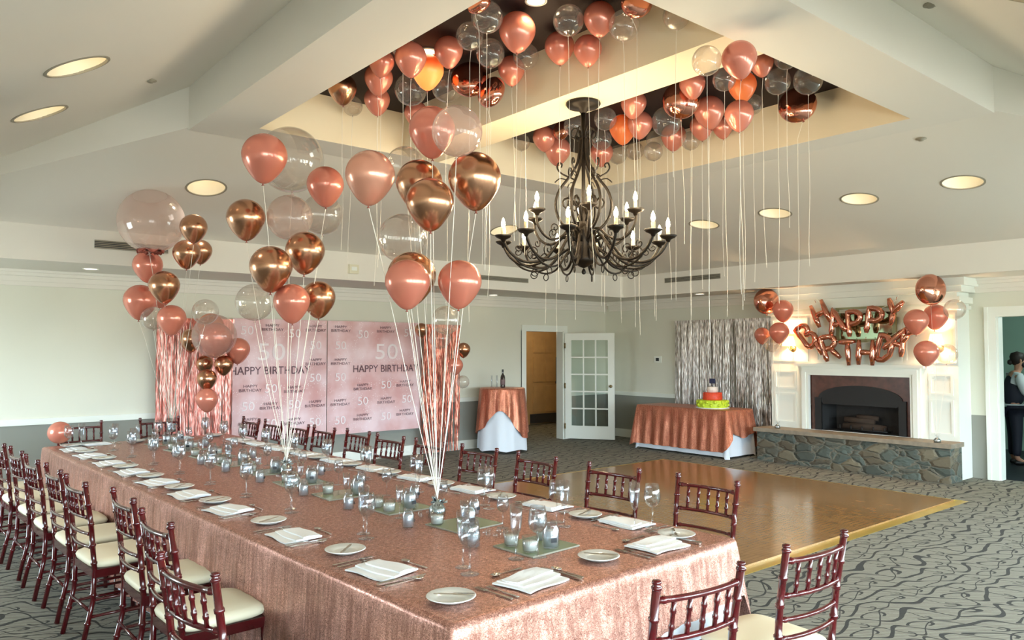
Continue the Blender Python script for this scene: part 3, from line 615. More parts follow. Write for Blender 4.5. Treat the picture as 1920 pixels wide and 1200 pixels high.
drape(TW - .02, TL - .02, TZ - .006, lambda k, f: .015, M['cloth'], 'white_undercloth', 'plain white undercloth showing below the sequin cloth at the near table end', 'tablecloth', TA + EX * .01 + EY * .01, TR, .05, .008, .008, seed=3, wav=.3)

# ---- chiavari chair
def bamboo(pts, r, nodes, seg=8):
    """tapered turned stick with rings"""
    P = []; Q = []
    pts = [Vector(p) for p in pts]; Ls = [0]
    for i in range(1, len(pts)): Ls.append(Ls[-1] + (pts[i] - pts[i - 1]).length)
    def at(d):
        for i in range(1, len(pts)):
            if d <= Ls[i] + 1e-9: return pts[i - 1].lerp(pts[i], (d - Ls[i - 1]) / (Ls[i] - Ls[i - 1]))
        return pts[-1]
    ev = [(0, r)] + [(l, r) for l in Ls[1:-1]] + [(Ls[-1], r)]
    for f in nodes:
        d = Ls[-1] * f; ev += [(d - .009, r), (d - .005, r * 1.28), (d + .005, r * 1.28), (d + .009, r)]
    ev = sorted(x for x in ev if 0 <= x[0] <= Ls[-1]); out = [ev[0]]
    for x in ev[1:]:
        if x[0] - out[-1][0] > .001: out.append(x)
    return MB().tube([at(d) for d, _ in out], [q for _, q in out], seg)
def chair_kit():
    k = Kit(); mh = M['mahogany']; HB = .92
    ys, zs = -.20, .44
    m = MB(); m.box(-.20, .20, -.20, .20, zs - .045, zs); k.part('seat_frame', m, mh)
    # cushion
    m = MB(); rings = []
    for f, z in ((.9, 0), (1, .012), (1.02, .028), (.98, .044), (.86, .056), (.5, .064)):
        rr = []
        for q in range(28):
            th = 2 * PI * q / 28; c, s_ = math.cos(th), math.sin(th); rr.append((.205 * f * math.copysign(abs(c) ** .38, c), .205 * f * math.copysign(abs(s_) ** .38, s_), zs + z))
        rings.append(rr)
    vs = [p for r_ in rings for p in r_]; n = 28
    m.add(vs, [(i * n + q, i * n + (q + 1) % n, (i + 1) * n + (q + 1) % n, (i + 1) * n + q) for i in range(5) for q in range(n)] + [tuple(5 * n + q for q in range(n)), tuple(range(n))[::-1]], 0, True)
    k.part('cushion', m, M['cushion'])
    for s in (-1, 1):
        k.part('leg', bamboo([(s * .19, .185, 0), (s * .185, .18, zs - .04)], .014, (.2, .5, .78)), mh)
        rear = [(s * .19, -.25, 0), (s * .185, -.195, zs * .6), (s * .187, -.19, zs), (s * .195, -.215, .7), (s * .20, -.25, HB)]
        m = bamboo(rear, .0145, (.16, .33, .52, .63, .76, .88)); m.lathe([(.0145, 0), (.018, .004), (.018, .012), (.012, .016), (.017, .024), (.014, .032), (0, .034)], 10, (s * .20, -.25, HB - .012)); k.part('leg', m, mh)
    def rail(z, y, half, r, bow=.028, z2=None):
        pts = [(half * f, y - bow * (1 - f * f), z) for f in (-1, -.66, -.33, 0, .33, .66, 1)]; return bamboo(pts, r, (.07, .93), 8)
    yb = lambda z: -.19 - .06 * max(0, (z - .44) / .48) ** 1.3
    k.part('top_rail', rail(.872, yb(.872), .197, .0115), mh)
    k.part('back_rail', rail(.735, yb(.735), .195, .0105), mh)
    k.part('back_rail', rail(.64, yb(.64), .192, .0095), mh)
    k.part('back_rail', rail(.565, yb(.565), .19, .0095), mh)
    for i in range(5):
        f = (-.66, -.33, 0, .33, .66)[i]; b = .028 * (1 - f * f)
        k.part('spindle', bamboo([(.197 * f, yb(.735) - b, .735), (.197 * f, yb(.872) - b, .872)], .0085, (.3, .7), 7), mh)
    for z, in ((.18,), (.27,)):
        for s in (-1, 1): k.part('stretcher', MB().tube([(s * .187, -.215 + (.18 - z) * -.1, z), (s * .187, .183, z)], .009, 7), mh)
    k.part('stretcher', MB().tube([(-.187, .183, .22), (.187, .183, .22)], .009, 7), mh)
    k.part('stretcher', MB().tube([(-.187, -.215, .22), (.187, -.215, .22)], .009, 7), mh)
    return k
CK = chair_kit()
def chair(p, face, label, grp=None):
    """p = centre of the chair back; face = direction the sitter looks (angle)"""
    f = Vector((math.cos(face), math.sin(face), 0)); c = Vector((p[0], p[1], 0)) + f * .25
    return CK.place('chiavari_chair', label, 'chair', c, face - PI / 2)
LEFTC = [((.85, 2.80), .12), ((.98, 3.68), 0), ((1.0, 4.36), -.03), ((.90, 5.03), .03), ((.88, 5.62), 0), ((.84, 6.2), 0), ((.82, 6.8), .02), ((.78, 7.4), 0), ((.72, 7.95), 0), ((.36, 8.1), -.25)]
GL = 'dark mahogany chiavari chairs along the left side'
for i, (p, a) in enumerate(LEFTC):
    lb = 'mahogany chair with ivory cushion, ' + ('nearest of the row left of the table' if i == 0 else ('standing apart at the left picture edge' if i == 9 else '%s from the camera in the row left of the table' % ORD[i + 1]))
    o = chair(p, TR + a, lb); o['group'] = GL
RIGHTC = [(3.74, 2.72), (3.66, 3.38), (3.62, 4.08), (3.58, 4.7), (3.51, 5.27), (3.46, 5.82), (3.44, 6.36), (3.34, 6.85), (3.28, 7.3), (3.22, 7.78), (3.16, 8.25)]
for i, (x, y) in enumerate(RIGHTC):
    lb = 'mahogany chair facing the table, ' + ('nearest of the row beside the dance floor' if i == 0 else '%s from the camera in the row right of the table' % ORD[i + 1])
    o = chair((x, y), PI + TR + (.0, .05, -.04, .03, 0, .02, -.02, 0, .03, 0, 0)[i], lb); o['group'] = 'dark mahogany chiavari chairs along the right side'
for (x, y, a, lb) in ((2.14, 1.585, -.12, 'mahogany chair pushed up to the near table end, with white cloth seen through its back'), (2.875, 1.575, -.06, 'mahogany chair at the lower right, turned aside on the carpet by the near table end')):
    o = chair((x, y), PI / 2 + a, lb); o['group'] = 'chairs at the near table end'
for (u, v, lb) in ((150, 797, 'dark chair at the far table end, just right of the low peach balloon'), (280, 788, 'dark chair at the far table end, in front of the left foil curtain')):
    p = at_z(u, v, .92); p2 = tp(.42 if u < 200 else 1.2, TL + .42); o = chair((p2.x, p2.y), -PI / 2 + TR, lb); o['group'] = 'chairs at the far table end'

# ---- tableware kits
def kit_plate():
    k = Kit(); m = MB(); m.lathe([(0, .002), (.05, .002), (.052, 0), (.056, .002), (.09, .017), (.093, .019), (.09, .021), (.056, .008), (.05, .007), (0, .007)], 32); k.part('plate_body', m, M['porcelain']); return k
def flat(outline, z0=.001, z1=.003):
    m = MB(); n = len(outline); m.add([(x, y, z0) for x, y in outline] + [(x, y, z1) for x, y in outline], [tuple(range(n))[::-1], tuple(range(n, 2 * n))] + [(i, (i + 1) % n, n + (i + 1) % n, n + i) for i in range(n)]); return m
def sym(h): return [(-w, y) for y, w in h] + [(w, y) for y, w in reversed(h)]
def kit_fork():
    k = Kit(); k.part('handle', flat(sym([(-.10, .003), (-.098, .008), (-.06, .006), (0, .003), (.03, .003), (.04, .008)]), .002, .005), M['steel'])
    m = MB()
    for i in range(4):
        x = -.009 + i * .006; m.box(x - .0015, x + .0015, .05, .10, .003, .0055)
    m.box(-.0105, .0105, .038, .055, .002, .005); k.part('tines', m, M['steel']); return k
def kit_knife():
    k = Kit(); k.part('handle', flat(sym([(-.12, .005), (-.115, .009), (-.02, .0065), (0, .006)]), .001, .009), M['steel'])
    k.part('blade', flat([(-.006, 0), (-.006, .09), (-.003, .11), (.004, .105), (.010, .08), (.010, .01)], .003, .005), M['steel']); return k
def kit_spoon():
    k = Kit(); k.part('handle', flat(sym([(-.10, .003), (-.098, .008), (-.06, .006), (0, .003), (.045, .003)]), .002, .005), M['steel'])
    m = MB().lathe([(0, .001), (.6, .0025), (.9, .006), (1, .009), (.93, .009), (0, .004)], 16, (0, .065, 0)); m.v = [(x * .019, (y - .065) * .028 + .065, z) for x, y, z in m.v]; k.part('bowl', m, M['steel']); return k
def kit_butter():
    k = Kit(); k.part('handle', flat(sym([(-.08, .004), (-.076, .007), (-.01, .005), (0, .004)]), 0, .005), M['steel']); k.part('blade', flat([(-.004, 0), (-.007, .03), (-.004, .07), (.004, .075), (.008, .05), (.005, 0)], .001, .003), M['steel']); return k
def kit_wine():
    k = Kit(); k.part('bowl', MB().lathe([(.004, .098), (.02, .104), (.036, .122), (.041, .148), (.038, .18), (.032, .212), (.0308, .212), (.0365, .18), (.0393, .148), (.034, .124), (.018, .107), (0, .102)], 20), M['glass'])
    k.part('stem', MB().lathe([(.0, .004), (.005, .006), (.0035, .05), (.004, .098), (0, .1)], 10), M['glass']); k.part('foot', MB().lathe([(0, 0), (.037, 0), (.037, .002), (.012, .006), (0, .008)], 20), M['glass']); return k
def kit_flute():
    k = Kit(); k.part('bowl', MB().lathe([(.003, .09), (.012, .1), (.021, .125), (.026, .17), (.027, .225), (.0255, .225), (.0245, .17), (.0195, .126), (.01, .103), (0, .096)], 18), M['glass'])
    k.part('stem', MB().lathe([(0, .004), (.004, .006), (.0032, .05), (.0035, .09), (0, .092)], 10), M['glass']); k.part('foot', MB().lathe([(0, 0), (.033, 0), (.033, .002), (.011, .006), (0, .008)], 18), M['glass']); return k
def kit_napkin(seed):
    k = Kit(); r = random.Random(seed); m = MB()
    for i in range(3):
        x0, x1 = -.125 + i * .012 + r.uniform(-.006, .006), .125 - r.uniform(0, .01); y0, y1 = -.095 + i * .045, .095 - i * .008; z = .002 + i * .006
        nx = 6; vs = []
        for zz in (z, z + .006):
            for a in range(nx + 1):
                for b in range(4):
                    fx, fy = a / nx, b / 3; vs.append((x0 + (x1 - x0) * fx + .004 * math.sin(fy * 5 + i), y0 + (y1 - y0) * fy + .005 * math.sin(fx * 6 + i * 2), zz + .002 * math.sin(fx * 5 + fy * 3 + i)))
        g = lambda l, a, b: l * (nx + 1) * 4 + a * 4 + b; fs = []
        for a in range(nx):
            for b in range(3): fs += [(g(1, a, b), g(1, a + 1, b), g(1, a + 1, b + 1), g(1, a, b + 1)), (g(0, a, b), g(0, a, b + 1), g(0, a + 1, b + 1), g(0, a + 1, b))]
            fs += [(g(0, a, 0), g(0, a + 1, 0), g(1, a + 1, 0), g(1, a, 0)), (g(0, a, 3), g(1, a, 3), g(1, a + 1, 3), g(0, a + 1, 3))]
        for b in range(3): fs += [(g(0, 0, b), g(1, 0, b), g(1, 0, b + 1), g(0, 0, b + 1)), (g(0, nx, b), g(0, nx, b + 1), g(1, nx, b + 1), g(1, nx, b))]
        m.add(vs, fs, 0, False)
    k.part('folded_linen', m, M['linen']); return k
KP, KF, KK, KS, KB, KW, KFL = kit_plate(), kit_fork(), kit_knife(), kit_spoon(), kit_butter(), kit_wine(), kit_flute(); KN = [kit_napkin(i) for i in range(4)]
rs = random.Random(5)
def setting(s, t, face, where, gw=True, pl_=.36, wide=.28, inset=.17):
    """face: angle in table frame the diner looks (0 = +s)"""
    f = Vector((math.cos(face), math.sin(face))); r = Vector((f.y, -f.x))
    def P(fw, rt, z=0): return tp(s + f.x * fw + r.x * rt, t + f.y * fw + r.y * rt, TZ + z)
    rz = TR + face - PI / 2; j = lambda a: rs.uniform(-a, a)
    KN[rs.randrange(4)].place('napkin', 'white folded napkin ' + where, 'napkin', P(inset, j(.01)), rz + j(.12) + .08, 'folded napkins')
    KP.place('bread_plate', 'small white bread plate ' + where, 'plate', P(inset + .04, -pl_), rz, 'bread plates')
    KB.place('butter_knife', 'butter knife on the bread plate ' + where, 'knife', P(inset + .04, -pl_ + .01, .0195), rz + .5 + j(.3), 'butter knives')
    KF.place('dinner_fork', 'outer fork left of the napkin ' + where, 'fork', P(inset - .01, -.205), rz + j(.06), 'dinner forks')
    KF.place('salad_fork', 'inner fork next to the napkin ' + where, 'fork', P(inset - .02, -.168), rz + j(.06), 'salad forks', .9)
    KK.place('dinner_knife', 'dinner knife right of the napkin ' + where, 'knife', P(inset - .0, .165), rz + j(.04), 'dinner knives')
    KS.place('teaspoon', 'spoon beside the dinner knife ' + where, 'spoon', P(inset - .01, .195), rz + j(.04), 'spoons', .95)
    KS.place('dessert_spoon', 'dessert spoon lying above the napkin ' + where, 'spoon', P(inset + .16, .01), rz + PI / 2 + j(.05), 'dessert spoons', .9)
    if gw:
        KW.place('wine_glass', 'empty wine glass ' + where, 'glass', P(inset + .25, wide), 0, 'wine glasses', 1.06)
        KFL.place('champagne_flute', 'empty champagne flute ' + where, 'glass', P(inset + .29, wide - .095), 0, 'champagne flutes', 1.06)
SET = []
for i, t in enumerate((.70, 1.50, 2.30, 2.92, 3.52, 4.12, 4.72, 5.30, 5.85)):
    setting(0, t, 0, ('at the nearest place on the left table side' if i == 0 else 'at the %s place from the camera, left table side' % ORD[i + 1]), pl_=.36 if i < 2 else .30)
for i, (x, y) in enumerate(RIGHTC[:10]):
    t = st_of(Vector((x, y, 0)))[1]; t = max(.56, t)
    setting(TW, t, PI, ('at the nearest place on the right table side' if i == 0 else 'at the %s place from the camera, right table side' % ORD[i + 1]), pl_=.34 if i < 4 else .27)
setting(.53, 0, PI / 2, 'at the left place of the near table end', pl_=.37)
setting(1.36, 0, PI / 2, 'at the right place of the near table end', pl_=.38)
setting(.42, TL, -PI / 2, 'at the far table end behind the low balloon')
setting(1.2, TL, -PI / 2, 'at the far table end before the foil curtain')
# ---- centre of the table
def kit_votive():
    k = Kit(); g = k.part('glass_cup', MB().lathe([(0, 0), (.03, 0), (.034, .004), (.038, .07), (.0355, .07), (.032, .008), (0, .006)], 20), M['glass'])
    k.part('candle', MB().lathe([(0, .008), (.031, .008), (.034, .045), (0, .047)], 18), M['wax']); k.part('wick', MB().tube([(0, 0, .046), (.001, 0, .056)], .0009, 5), M['gap']); return k
def kit_jar():
    k = Kit(); k.part('jar_glass', MB().lathe([(0, 0), (.036, 0), (.04, .006), (.04, .085), (.03, .1), (.03, .118), (.028, .118), (.028, .1), (.037, .084), (.037, .008), (0, .004)], 20), M['glass'])
    k.part('white_filling', MB().lathe([(0, .006), (.034, .006), (.035, .07), (.02, .08), (0, .082)], 16), M['crystal']); k.part('tag', MB().box(-.014, .014, -.0425, -.041, .03, .05), M['gap']); return k
def kit_bead(seed):
    k = Kit(); r = random.Random(seed)
    for i in range(7):
        a = i * .9; rr = .045 + r.uniform(-.01, .02); c = (rr * math.cos(a), rr * math.sin(a), .014); k.part('clear_bead', MB().lathe([(0, -.014), (.009, -.01), (.014, 0), (.009, .01), (0, .014)], 8, c), M['glass'])
    return k
KV, KJ, KBD = kit_votive(), kit_jar(), [kit_bead(i) for i in range(2)]
cc = random.Random(11); ts = [.55 + .58 * i for i in range(10)]
for i, t in enumerate(ts):
    w_ = 'nearest' if i == 0 else '%s' % ORD[i + 1]
    ti = thing('mirror_tile', ('sage green mirror tile down the table middle, %s from the camera' % w_), 'table tile', tp(.93 + cc.uniform(-.03, .03), t), TR + cc.uniform(-.12, .12), 'sage mirror tiles')
    MB().box(-.15, .15, -.13, .13, .0005, .006).build('tile', M['sage'], ti)
    m = MB(); e_ = .004
    for (x0, x1, y0, y1) in ((-.154, .154, -.134, -.13), (-.154, .154, .13, .134), (-.154, -.15, -.13, .13), (.15, .154, -.13, .13)): m.box(x0, x1, y0, y1, 0, .007)
    m.build('rim', M['vent'], ti)
    base = TZ + .0065
    for q, (ds, dt_) in enumerate(((.10, .06), (-.09, .08), (-.1, -.06))[:(3 if i % 2 == 0 else 2)]):
        p = tp(.93 + ds, t + dt_); KV.place('votive_candle', 'white candle in a glass cup, %s on tile %s from the camera' % (('right', 'rear left', 'front left')[q], w_), 'candle', (p.x, p.y, base), cc.uniform(0, 6), 'votive candles')
    p = tp(.95 + cc.uniform(-.02, .02), t - .07); KJ.place('glass_jar', 'clear jar of white filling with small tag, on tile %s from the camera' % w_, 'jar', (p.x, p.y, base), TR + cc.uniform(-.6, .3), 'white filled jars')
    for q, ds in enumerate((-.22, .24)):
        p = tp(.93 + ds, t + .2 + cc.uniform(-.05, .05)); KJ.place('small_jar', '%s small clear jar just behind tile %s from the camera' % (('left', 'right')[q], w_), 'jar', (p.x, p.y, TZ), cc.uniform(0, 6), 'small jars', .8)
    p = tp(.93 + cc.uniform(-.03, .03), t + .29); KBD[i % 2].place('glass_beads', 'cluster of clear glass beads behind tile %s from the camera' % w_, 'beads', (p.x, p.y, TZ), cc.uniform(0, 6), 'clear bead clusters')
    for q in range(2):
        p = tp(.78 + .3 * q + cc.uniform(-.02, .02), t + .36 + cc.uniform(-.03, .03)); (KW if q else KFL).place('wine_glass' if q else 'champagne_flute', '%s standing mid table behind tile %s from the camera' % (('slim flute', 'short stemmed glass')[q], w_), 'glass', p, 0, 'glasses down the table middle', .8)

# ================================================================== BALLOONS
def unit_balloon():
    pr = []
    for i in range(0, 25):
        th = PI * i / 24; c = -math.cos(th); r = math.sin(th)
        if c < 0: z = c * (1 + .26 * (-c) ** 2.2); r = r * (1 - .13 * (-c) ** 1.5)
        else: z = c * .98
        pr.append((max(r, .0 if i in (0, 24) else .03), z))
    pr[0] = (.0, pr[0][1]); return MB().lathe(pr, 32)
def unit_round(): return MB().lathe([(math.sin(PI * i / 22), -math.cos(PI * i / 22)) for i in range(23)], 32)
def unit_pillow():
    m = MB(); pr = [(math.sin(PI * i / 22) ** .8, -math.cos(PI * i / 22) * .62) for i in range(23)]; pr[0] = (0, pr[0][1]); pr[-1] = (0, pr[-1][1]); m.lathe(pr, 40)
    m.v = [(x * (1 + 0), y, z) for x, y, z in m.v]
    out = []
    for x, y, z in m.v:
        a = math.atan2(y, x); r = math.hypot(x, y); rr = r * (1 - .012 * abs(math.sin(a * 10)) * r ** 4); out.append((rr * math.cos(a), z * (1 + .0), rr * math.sin(a)))
    m.v = out; return m
def knot(z, r=.055): return MB().lathe([(.02, z + .06), (r * .7, z + .01), (r * .45, z - .03), (r * 1.3, z - .09), (r * .3, z - .08), (0, z - .07)], 10)
BODY = {}
for nm, ub, kz in (('tear', unit_balloon(), -1.26), ('round', unit_round(), -1.0), ('pillow', unit_pillow(), -1.0)):
    BODY[nm] = (ub, kz)
BM = {}
def bmesh_of(shape, mat):
    key = (shape, mat)
    if key not in BM: BM[key] = (BODY[shape][0].mesh('balloon_skin', M[mat]), knot(BODY[shape][1]).mesh('knot', M['knot' if mat not in ('clear', 'milky', 'foil') else ('foil' if mat == 'foil' else 'milky')]))
    return BM[key]
def ribbon_mesh(p0, pts, r=.0022): return MB().tube([Vector(p) - p0 for p in pts], r, 5, 0, False)
def balloon(c, rad, mat, label, name='balloon', shape=None, ribbon=None, rr=.0022, tilt=None, group=None):
    shape = shape or ('round' if mat in ('clear', 'milky') else ('pillow' if mat == 'foil' else 'tear'))
    c = Vector(c); t = thing(name, label, 'balloon', c, random.uniform(0, 6.28) if shape != 'pillow' else 0, group)
    if tilt: t.rotation_euler = tilt
    elif shape == 'pillow': t.rotation_euler = (random.uniform(-.5, .5), random.uniform(-.3, .3), random.uniform(-.9, .3) - YAW)
    else: t.rotation_euler = (random.uniform(-.08, .08), random.uniform(-.08, .08), t.rotation_euler[2])
    a, b = bmesh_of(shape, mat)
    o = bpy.data.objects.new('balloon_skin', a); COL.objects.link(o); o.parent = t; o.scale = (rad,) * 3
    o2 = bpy.data.objects.new('knot', b); COL.objects.link(o2); o2.parent = t; o2.scale = (rad,) * 3
    if ribbon:
        kz = BODY[shape][1] * rad; Rm = t.rotation_euler.to_matrix(); p0 = c + Rm @ Vector((0, 0, kz - .02 * rad)); inv = Rm.transposed()
        pts = [p0] + [Vector(p) for p in ribbon]
        mb = MB().tube([inv @ (p - c) for p in pts], rr, 5, 0, False); mb.build('ribbon', M['ribbon'], t)
    return t
def hang(c, rad, kz, ln, seed, curl=1.0):
    r = random.Random(seed); base = Vector(c) - Vector((0, 0, rad * kz)); out = []; dx, dy = r.uniform(-.03, .03), r.uniform(-.03, .03); n = 14; ph = r.uniform(0, 6)
    for i in range(1, n + 1):
        f = i / n; amp = .018 * curl * f * f; out.append(base + Vector((dx * f + amp * math.sin(ph + f * 9), dy * f + amp * math.cos(ph + f * 8), -ln * f)))
    return out
# ---- balloons gathered under the dark tray: (u, v, width px, kind; peach = rose ones lit by a downlight)
TRAY = [(642,165,55,'chrome'),(661,199,38,'clear'),(707,187,50,'rose'),(710,146,55,'rose'),(715,116,50,'rose'),(756,87,45,'clear'),(770,108,58,'rose'),(802,132,62,'peach'),
(841,95,56,'rose'),(770,168,62,'clear'),(838,163,60,'clear'),(881,68,54,'clear'),(913,32,62,'clear'),(970,57,72,'rose'),(919,100,56,'clear'),(959,130,52,'rose'),(986,106,50,'clear'),
(881,149,75,'foil'),(921,173,60,'foil'),(1049,87,58,'rose'),(1066,38,60,'clear'),(1124,33,62,'rose'),(1102,92,55,'rose'),(1170,48,58,'clear'),(1194,3,62,'foil'),(1268,30,50,'clear'),(898,2,56,'foil'),
(1386,109,66,'rose'),(1392,160,54,'peach'),(1325,114,56,'clear'),(1428,118,42,'rose'),(1358,149,44,'clear'),(1474,108,45,'clear'),(1458,153,50,'clear'),(1515,150,56,'clear'),(1495,197,72,'foil'),
(1298,157,50,'rose'),(1277,188,72,'foil'),(1188,193,50,'rose'),(1168,240,52,'peach'),(1200,232,48,'rose'),(1135,223,44,'clear'),(1250,228,58,'clear'),(1330,208,58,'rose'),(1316,236,46,'rose'),(1355,238,38,'rose'),
(1386,214,54,'rose'),(1412,196,36,'clear'),(1263,255,48,'rose'),(1229,262,36,'clear'),(1225,284,34,'clear'),(1190,283,34,'clear'),(1158,290,36,'clear'),(1295,264,34,'clear'),(1128,286,44,'rose'),
(978,267,28,'clear'),(1020,258,44,'rose'),(1046,281,50,'rose'),(1076,236,40,'clear'),(1052,245,36,'foil'),(1128,262,40,'clear'),(780,212,46,'rose')]
KN_ = {'rose': 'pearly rose', 'peach': 'lamp-lit rose', 'clear': 'clear', 'foil': 'round copper foil', 'chrome': 'bronze chrome'}
tr_rank = {}
for kd in KN_:
    L_ = sorted([i for i, x in enumerate(TRAY) if x[3] == kd], key=lambda i: TRAY[i][0])
    for n_, i in enumerate(L_): tr_rank[i] = (n_ + 1, len(L_))
rt = random.Random(3); PLACED = []
for i, (u, v, w_, kd) in enumerate(TRAY):
    rad = w_ * .5 / FPX * 6.0; dz = rad + .015
    # distance so that the crown nearly touches the dark ceiling
    for _ in range(6):
        p = at_z(u, v, ZT - dz - .0); d = (p - EYE).dot(FWD); rad = w_ * .5 / FPX * d * .98; rad = min(max(rad, .09), .17); dz = rad * (.64 if kd == 'foil' and 0 else 1) + .012
    if u in (1386, 1325): p = at_z(u, v, 3.42); rad = w_ * .5 / FPX * (p - EYE).dot(FWD)     # two float just under the cross beam
    # keep inside the tray and clear of the beam: slide toward the camera along the sight line
    for _ in range(60):
        bad = p.x > IX1 - rad and v > 150 and False
        over = p.z + rad > ZT - .004
        inb = (CX0 - rad * 1.02 < p.x < CX1 + rad * 1.02) and p.z + rad > ZR and IY0 < p.y < IY1
        out = (p.y > IY1 - rad or p.x > IX1 - rad or p.x < IX0 + rad) and p.z + rad > ZR
        if not (inb or out or over): break
        if inb and p.x > (CX0 + CX1) / 2 and v > 140: p = p + Vector((.03, 0, 0))
        else: p = EYE + (p - EYE) * .985; rad *= (.985 if inb else 1)
    for _ in range(40):
        hit = None
        for (c, r_) in PLACED:
            if (c - p).length < (r_ + rad) * .93: hit = c; break
        if hit is None: break
        p = EYE + (p - EYE) * .985
    PLACED.append((p, rad))
    n_, tot = tr_rank[i]
    if tot == 1: lb = '%s balloon at the left corner of the dark ceiling recess' % KN_[kd]
    else: lb = '%s balloon against the dark ceiling recess, %s of its kind from the left' % (KN_[kd], ORD[n_] if n_ < len(ORD) else str(n_))
    kz = {'rose': 1.26, 'peach': 1.26, 'chrome': 1.26}.get(kd, 1.0); ln = rt.uniform(1.0, 1.9) * (1 if v > 120 else .9)
    if p.y < 3.0 and p.x < 3.2: ln *= .6
    balloon(p, rad, kd, lb, 'balloon', ribbon=hang(p, rad, kz, ln, i), rr=.0014, group='balloons under the dark ceiling')
lamp('tray_light', 'SPOT', at_z(802, 108, ZT - .03), 3.5, WARM, .03, None, spot_size=R(120), spot_blend=.6)
for (u, v, lb) in ((1005, 1, 'lit round downlight in the dark ceiling at the top of the view'), (802, 96, 'recessed downlight behind the lamp-lit rose balloon at left'), (1394, 140, 'recessed downlight behind the lamp-lit rose balloon at right'), (1168, 218, 'recessed downlight behind the lamp-lit rose balloon by the chandelier')):
    c = at_z(u, v, ZT - .002); t = thing('tray_downlight', lb, 'ceiling light', c); MB().lathe([(.075, 0), (.075, -.008), (.06, -.008), (.06, -.001)], 24).build('trim_ring', M['white'], t)
    MB().lathe([(0, -.004), (.059, -.004)], 24).build('lamp_lens', M['canlamp'], t)
    if u != 802: lamp('tray_light', 'SPOT', c - Vector((0, 0, .03)), 9, WARM, .03, None, spot_size=R(120), spot_blend=.6)
# ---- loose curled ribbons' own balloons are above; bouquets tied on the table
def weight(u, v, label, z=TZ):
    c = at_z(u, v, z + .02); c.z = z; t = thing('balloon_weight', label, 'balloon weight', c)
    m = MB().lathe([(0, .0), (.04, .0), (.048, .02), (.045, .05), (.028, .075), (.014, .085), (.012, .095), (0, .096)], 18); m.build('foil_wrapped_base', M['tinselsilver'], t)
    m = MB(); r = random.Random(u)
    for i in range(46):
        a = r.uniform(0, 6.28); e = r.uniform(.1, 1.35); L0 = r.uniform(.03, .065); d = Vector((math.cos(a) * math.cos(e), math.sin(a) * math.cos(e), math.sin(e))); s_ = d.orthogonal().normalized() * .0035; b = Vector((0, 0, .07))
        m.add([b - s_, b + s_, b + d * L0 + s_, b + d * L0 - s_ + Vector((0, 0, -.006))], [(0, 1, 2, 3)])
    m.build('tinsel_tuft', M['tinselsilver'], t); return c + Vector((0, 0, .10))
def bouquet(tie, lst, group):
    for (u, v, w_, d, kd, lb) in lst:
        rad = w_ * .5 / FPX * d * .96; c = at_d(u, v, d); kz = 1.0 if kd in ('clear', 'milky') else 1.26; base = c - Vector((0, 0, rad * kz)); rib = None
        if tie is not None and lb[0] != '-':
            rib = [base.lerp(tie, f) + Vector((0, 0, -.05 * math.sin(f * PI))) for f in (.15, .35, .55, .75, .9, 1)]
        lb = lb.lstrip('-'); balloon(c, rad, kd, lb, 'balloon', ribbon=rib, rr=.0022, group=group, tilt=(random.uniform(-.05, .05), random.uniform(-.05, .05), random.uniform(0, 6)))
tA = weight(820, 962, 'silver foil balloon weight with tinsel tuft, nearer one on the table middle')
bouquet(tA, [(694, 328, 97, 4.15, 'pearl', 'large pearl rose balloon with a pointed base, left of the bronze pair'),
 (810, 243, 92, 4.45, 'rose', 'rose balloon half hidden behind the topmost clear one'), (857, 246, 100, 4.15, 'milky', 'topmost translucent clear balloon of the near bouquet'),
 (786, 343, 92, 4.65, 'chrome', 'left bronze balloon behind two others in the near bouquet'), (806, 378, 94, 4.2, 'chrome', 'front bronze balloon at the middle of the near bouquet'),
 (890, 334, 104, 4.4, 'chrome', 'right bronze balloon, largest of the near bouquet'), (772, 517, 96, 4.5, 'chrome', 'bronze balloon peeking out behind the low rose one'),
 (764, 528, 88, 4.15, 'rose', 'low front rose balloon before a bronze one, near bouquet'), (862, 528, 86, 4.3, 'rose', 'low right rose balloon of the near bouquet, tied by pale strings'),
 (755, 447, 96, 4.9, 'clear', 'clear balloon floating low behind the front bronze one'), (760, 312, 78, 5.1, 'clear', 'clear balloon between pearl rose and bronze ones'), (836, 600, 56, 5.6, 'clear', 'small clear balloon hanging among the near strings')], 'near table balloon bouquet')
tB = weight(537, 884, 'silver foil balloon weight with tinsel tuft, farther one on the table middle')
bouquet(tB, [(496, 292, 88, 5.2, 'rose', 'highest rose balloon of the middle bouquet, on a single white ribbon'), (610, 346, 72, 5.6, 'rose', 'small rose balloon left of the large pearl rose one'),
 (545, 300, 128, 6.3, 'clear', 'big faint clear balloon behind the highest rose one'), (461, 408, 74, 5.7, 'chrome', 'bronze balloon at the left of the middle bouquet'),
 (543, 408, 88, 5.8, 'milky', 'pinkish clear balloon behind the long white ribbon'), (604, 402, 80, 6.1, 'clear', 'clear balloon under the small rose balloon'),
 (572, 470, 76, 5.6, 'chrome', 'upper right bronze balloon of the middle bouquet'), (508, 500, 82, 5.3, 'chrome', 'large bronze balloon low in the middle bouquet, crossed by the ribbon'),
 (547, 565, 70, 5.4, 'rose', 'lowest rose balloon of the middle bouquet'), (597, 558, 66, 5.7, 'chrome', 'lowest bronze balloon of the middle bouquet'), (477, 567, 72, 6.0, 'clear', 'clear balloon left of the lowest rose one')], 'middle table balloon bouquet')
tC = weight(322, 806, 'silver foil balloon weight with tinsel tuft near the far table end')
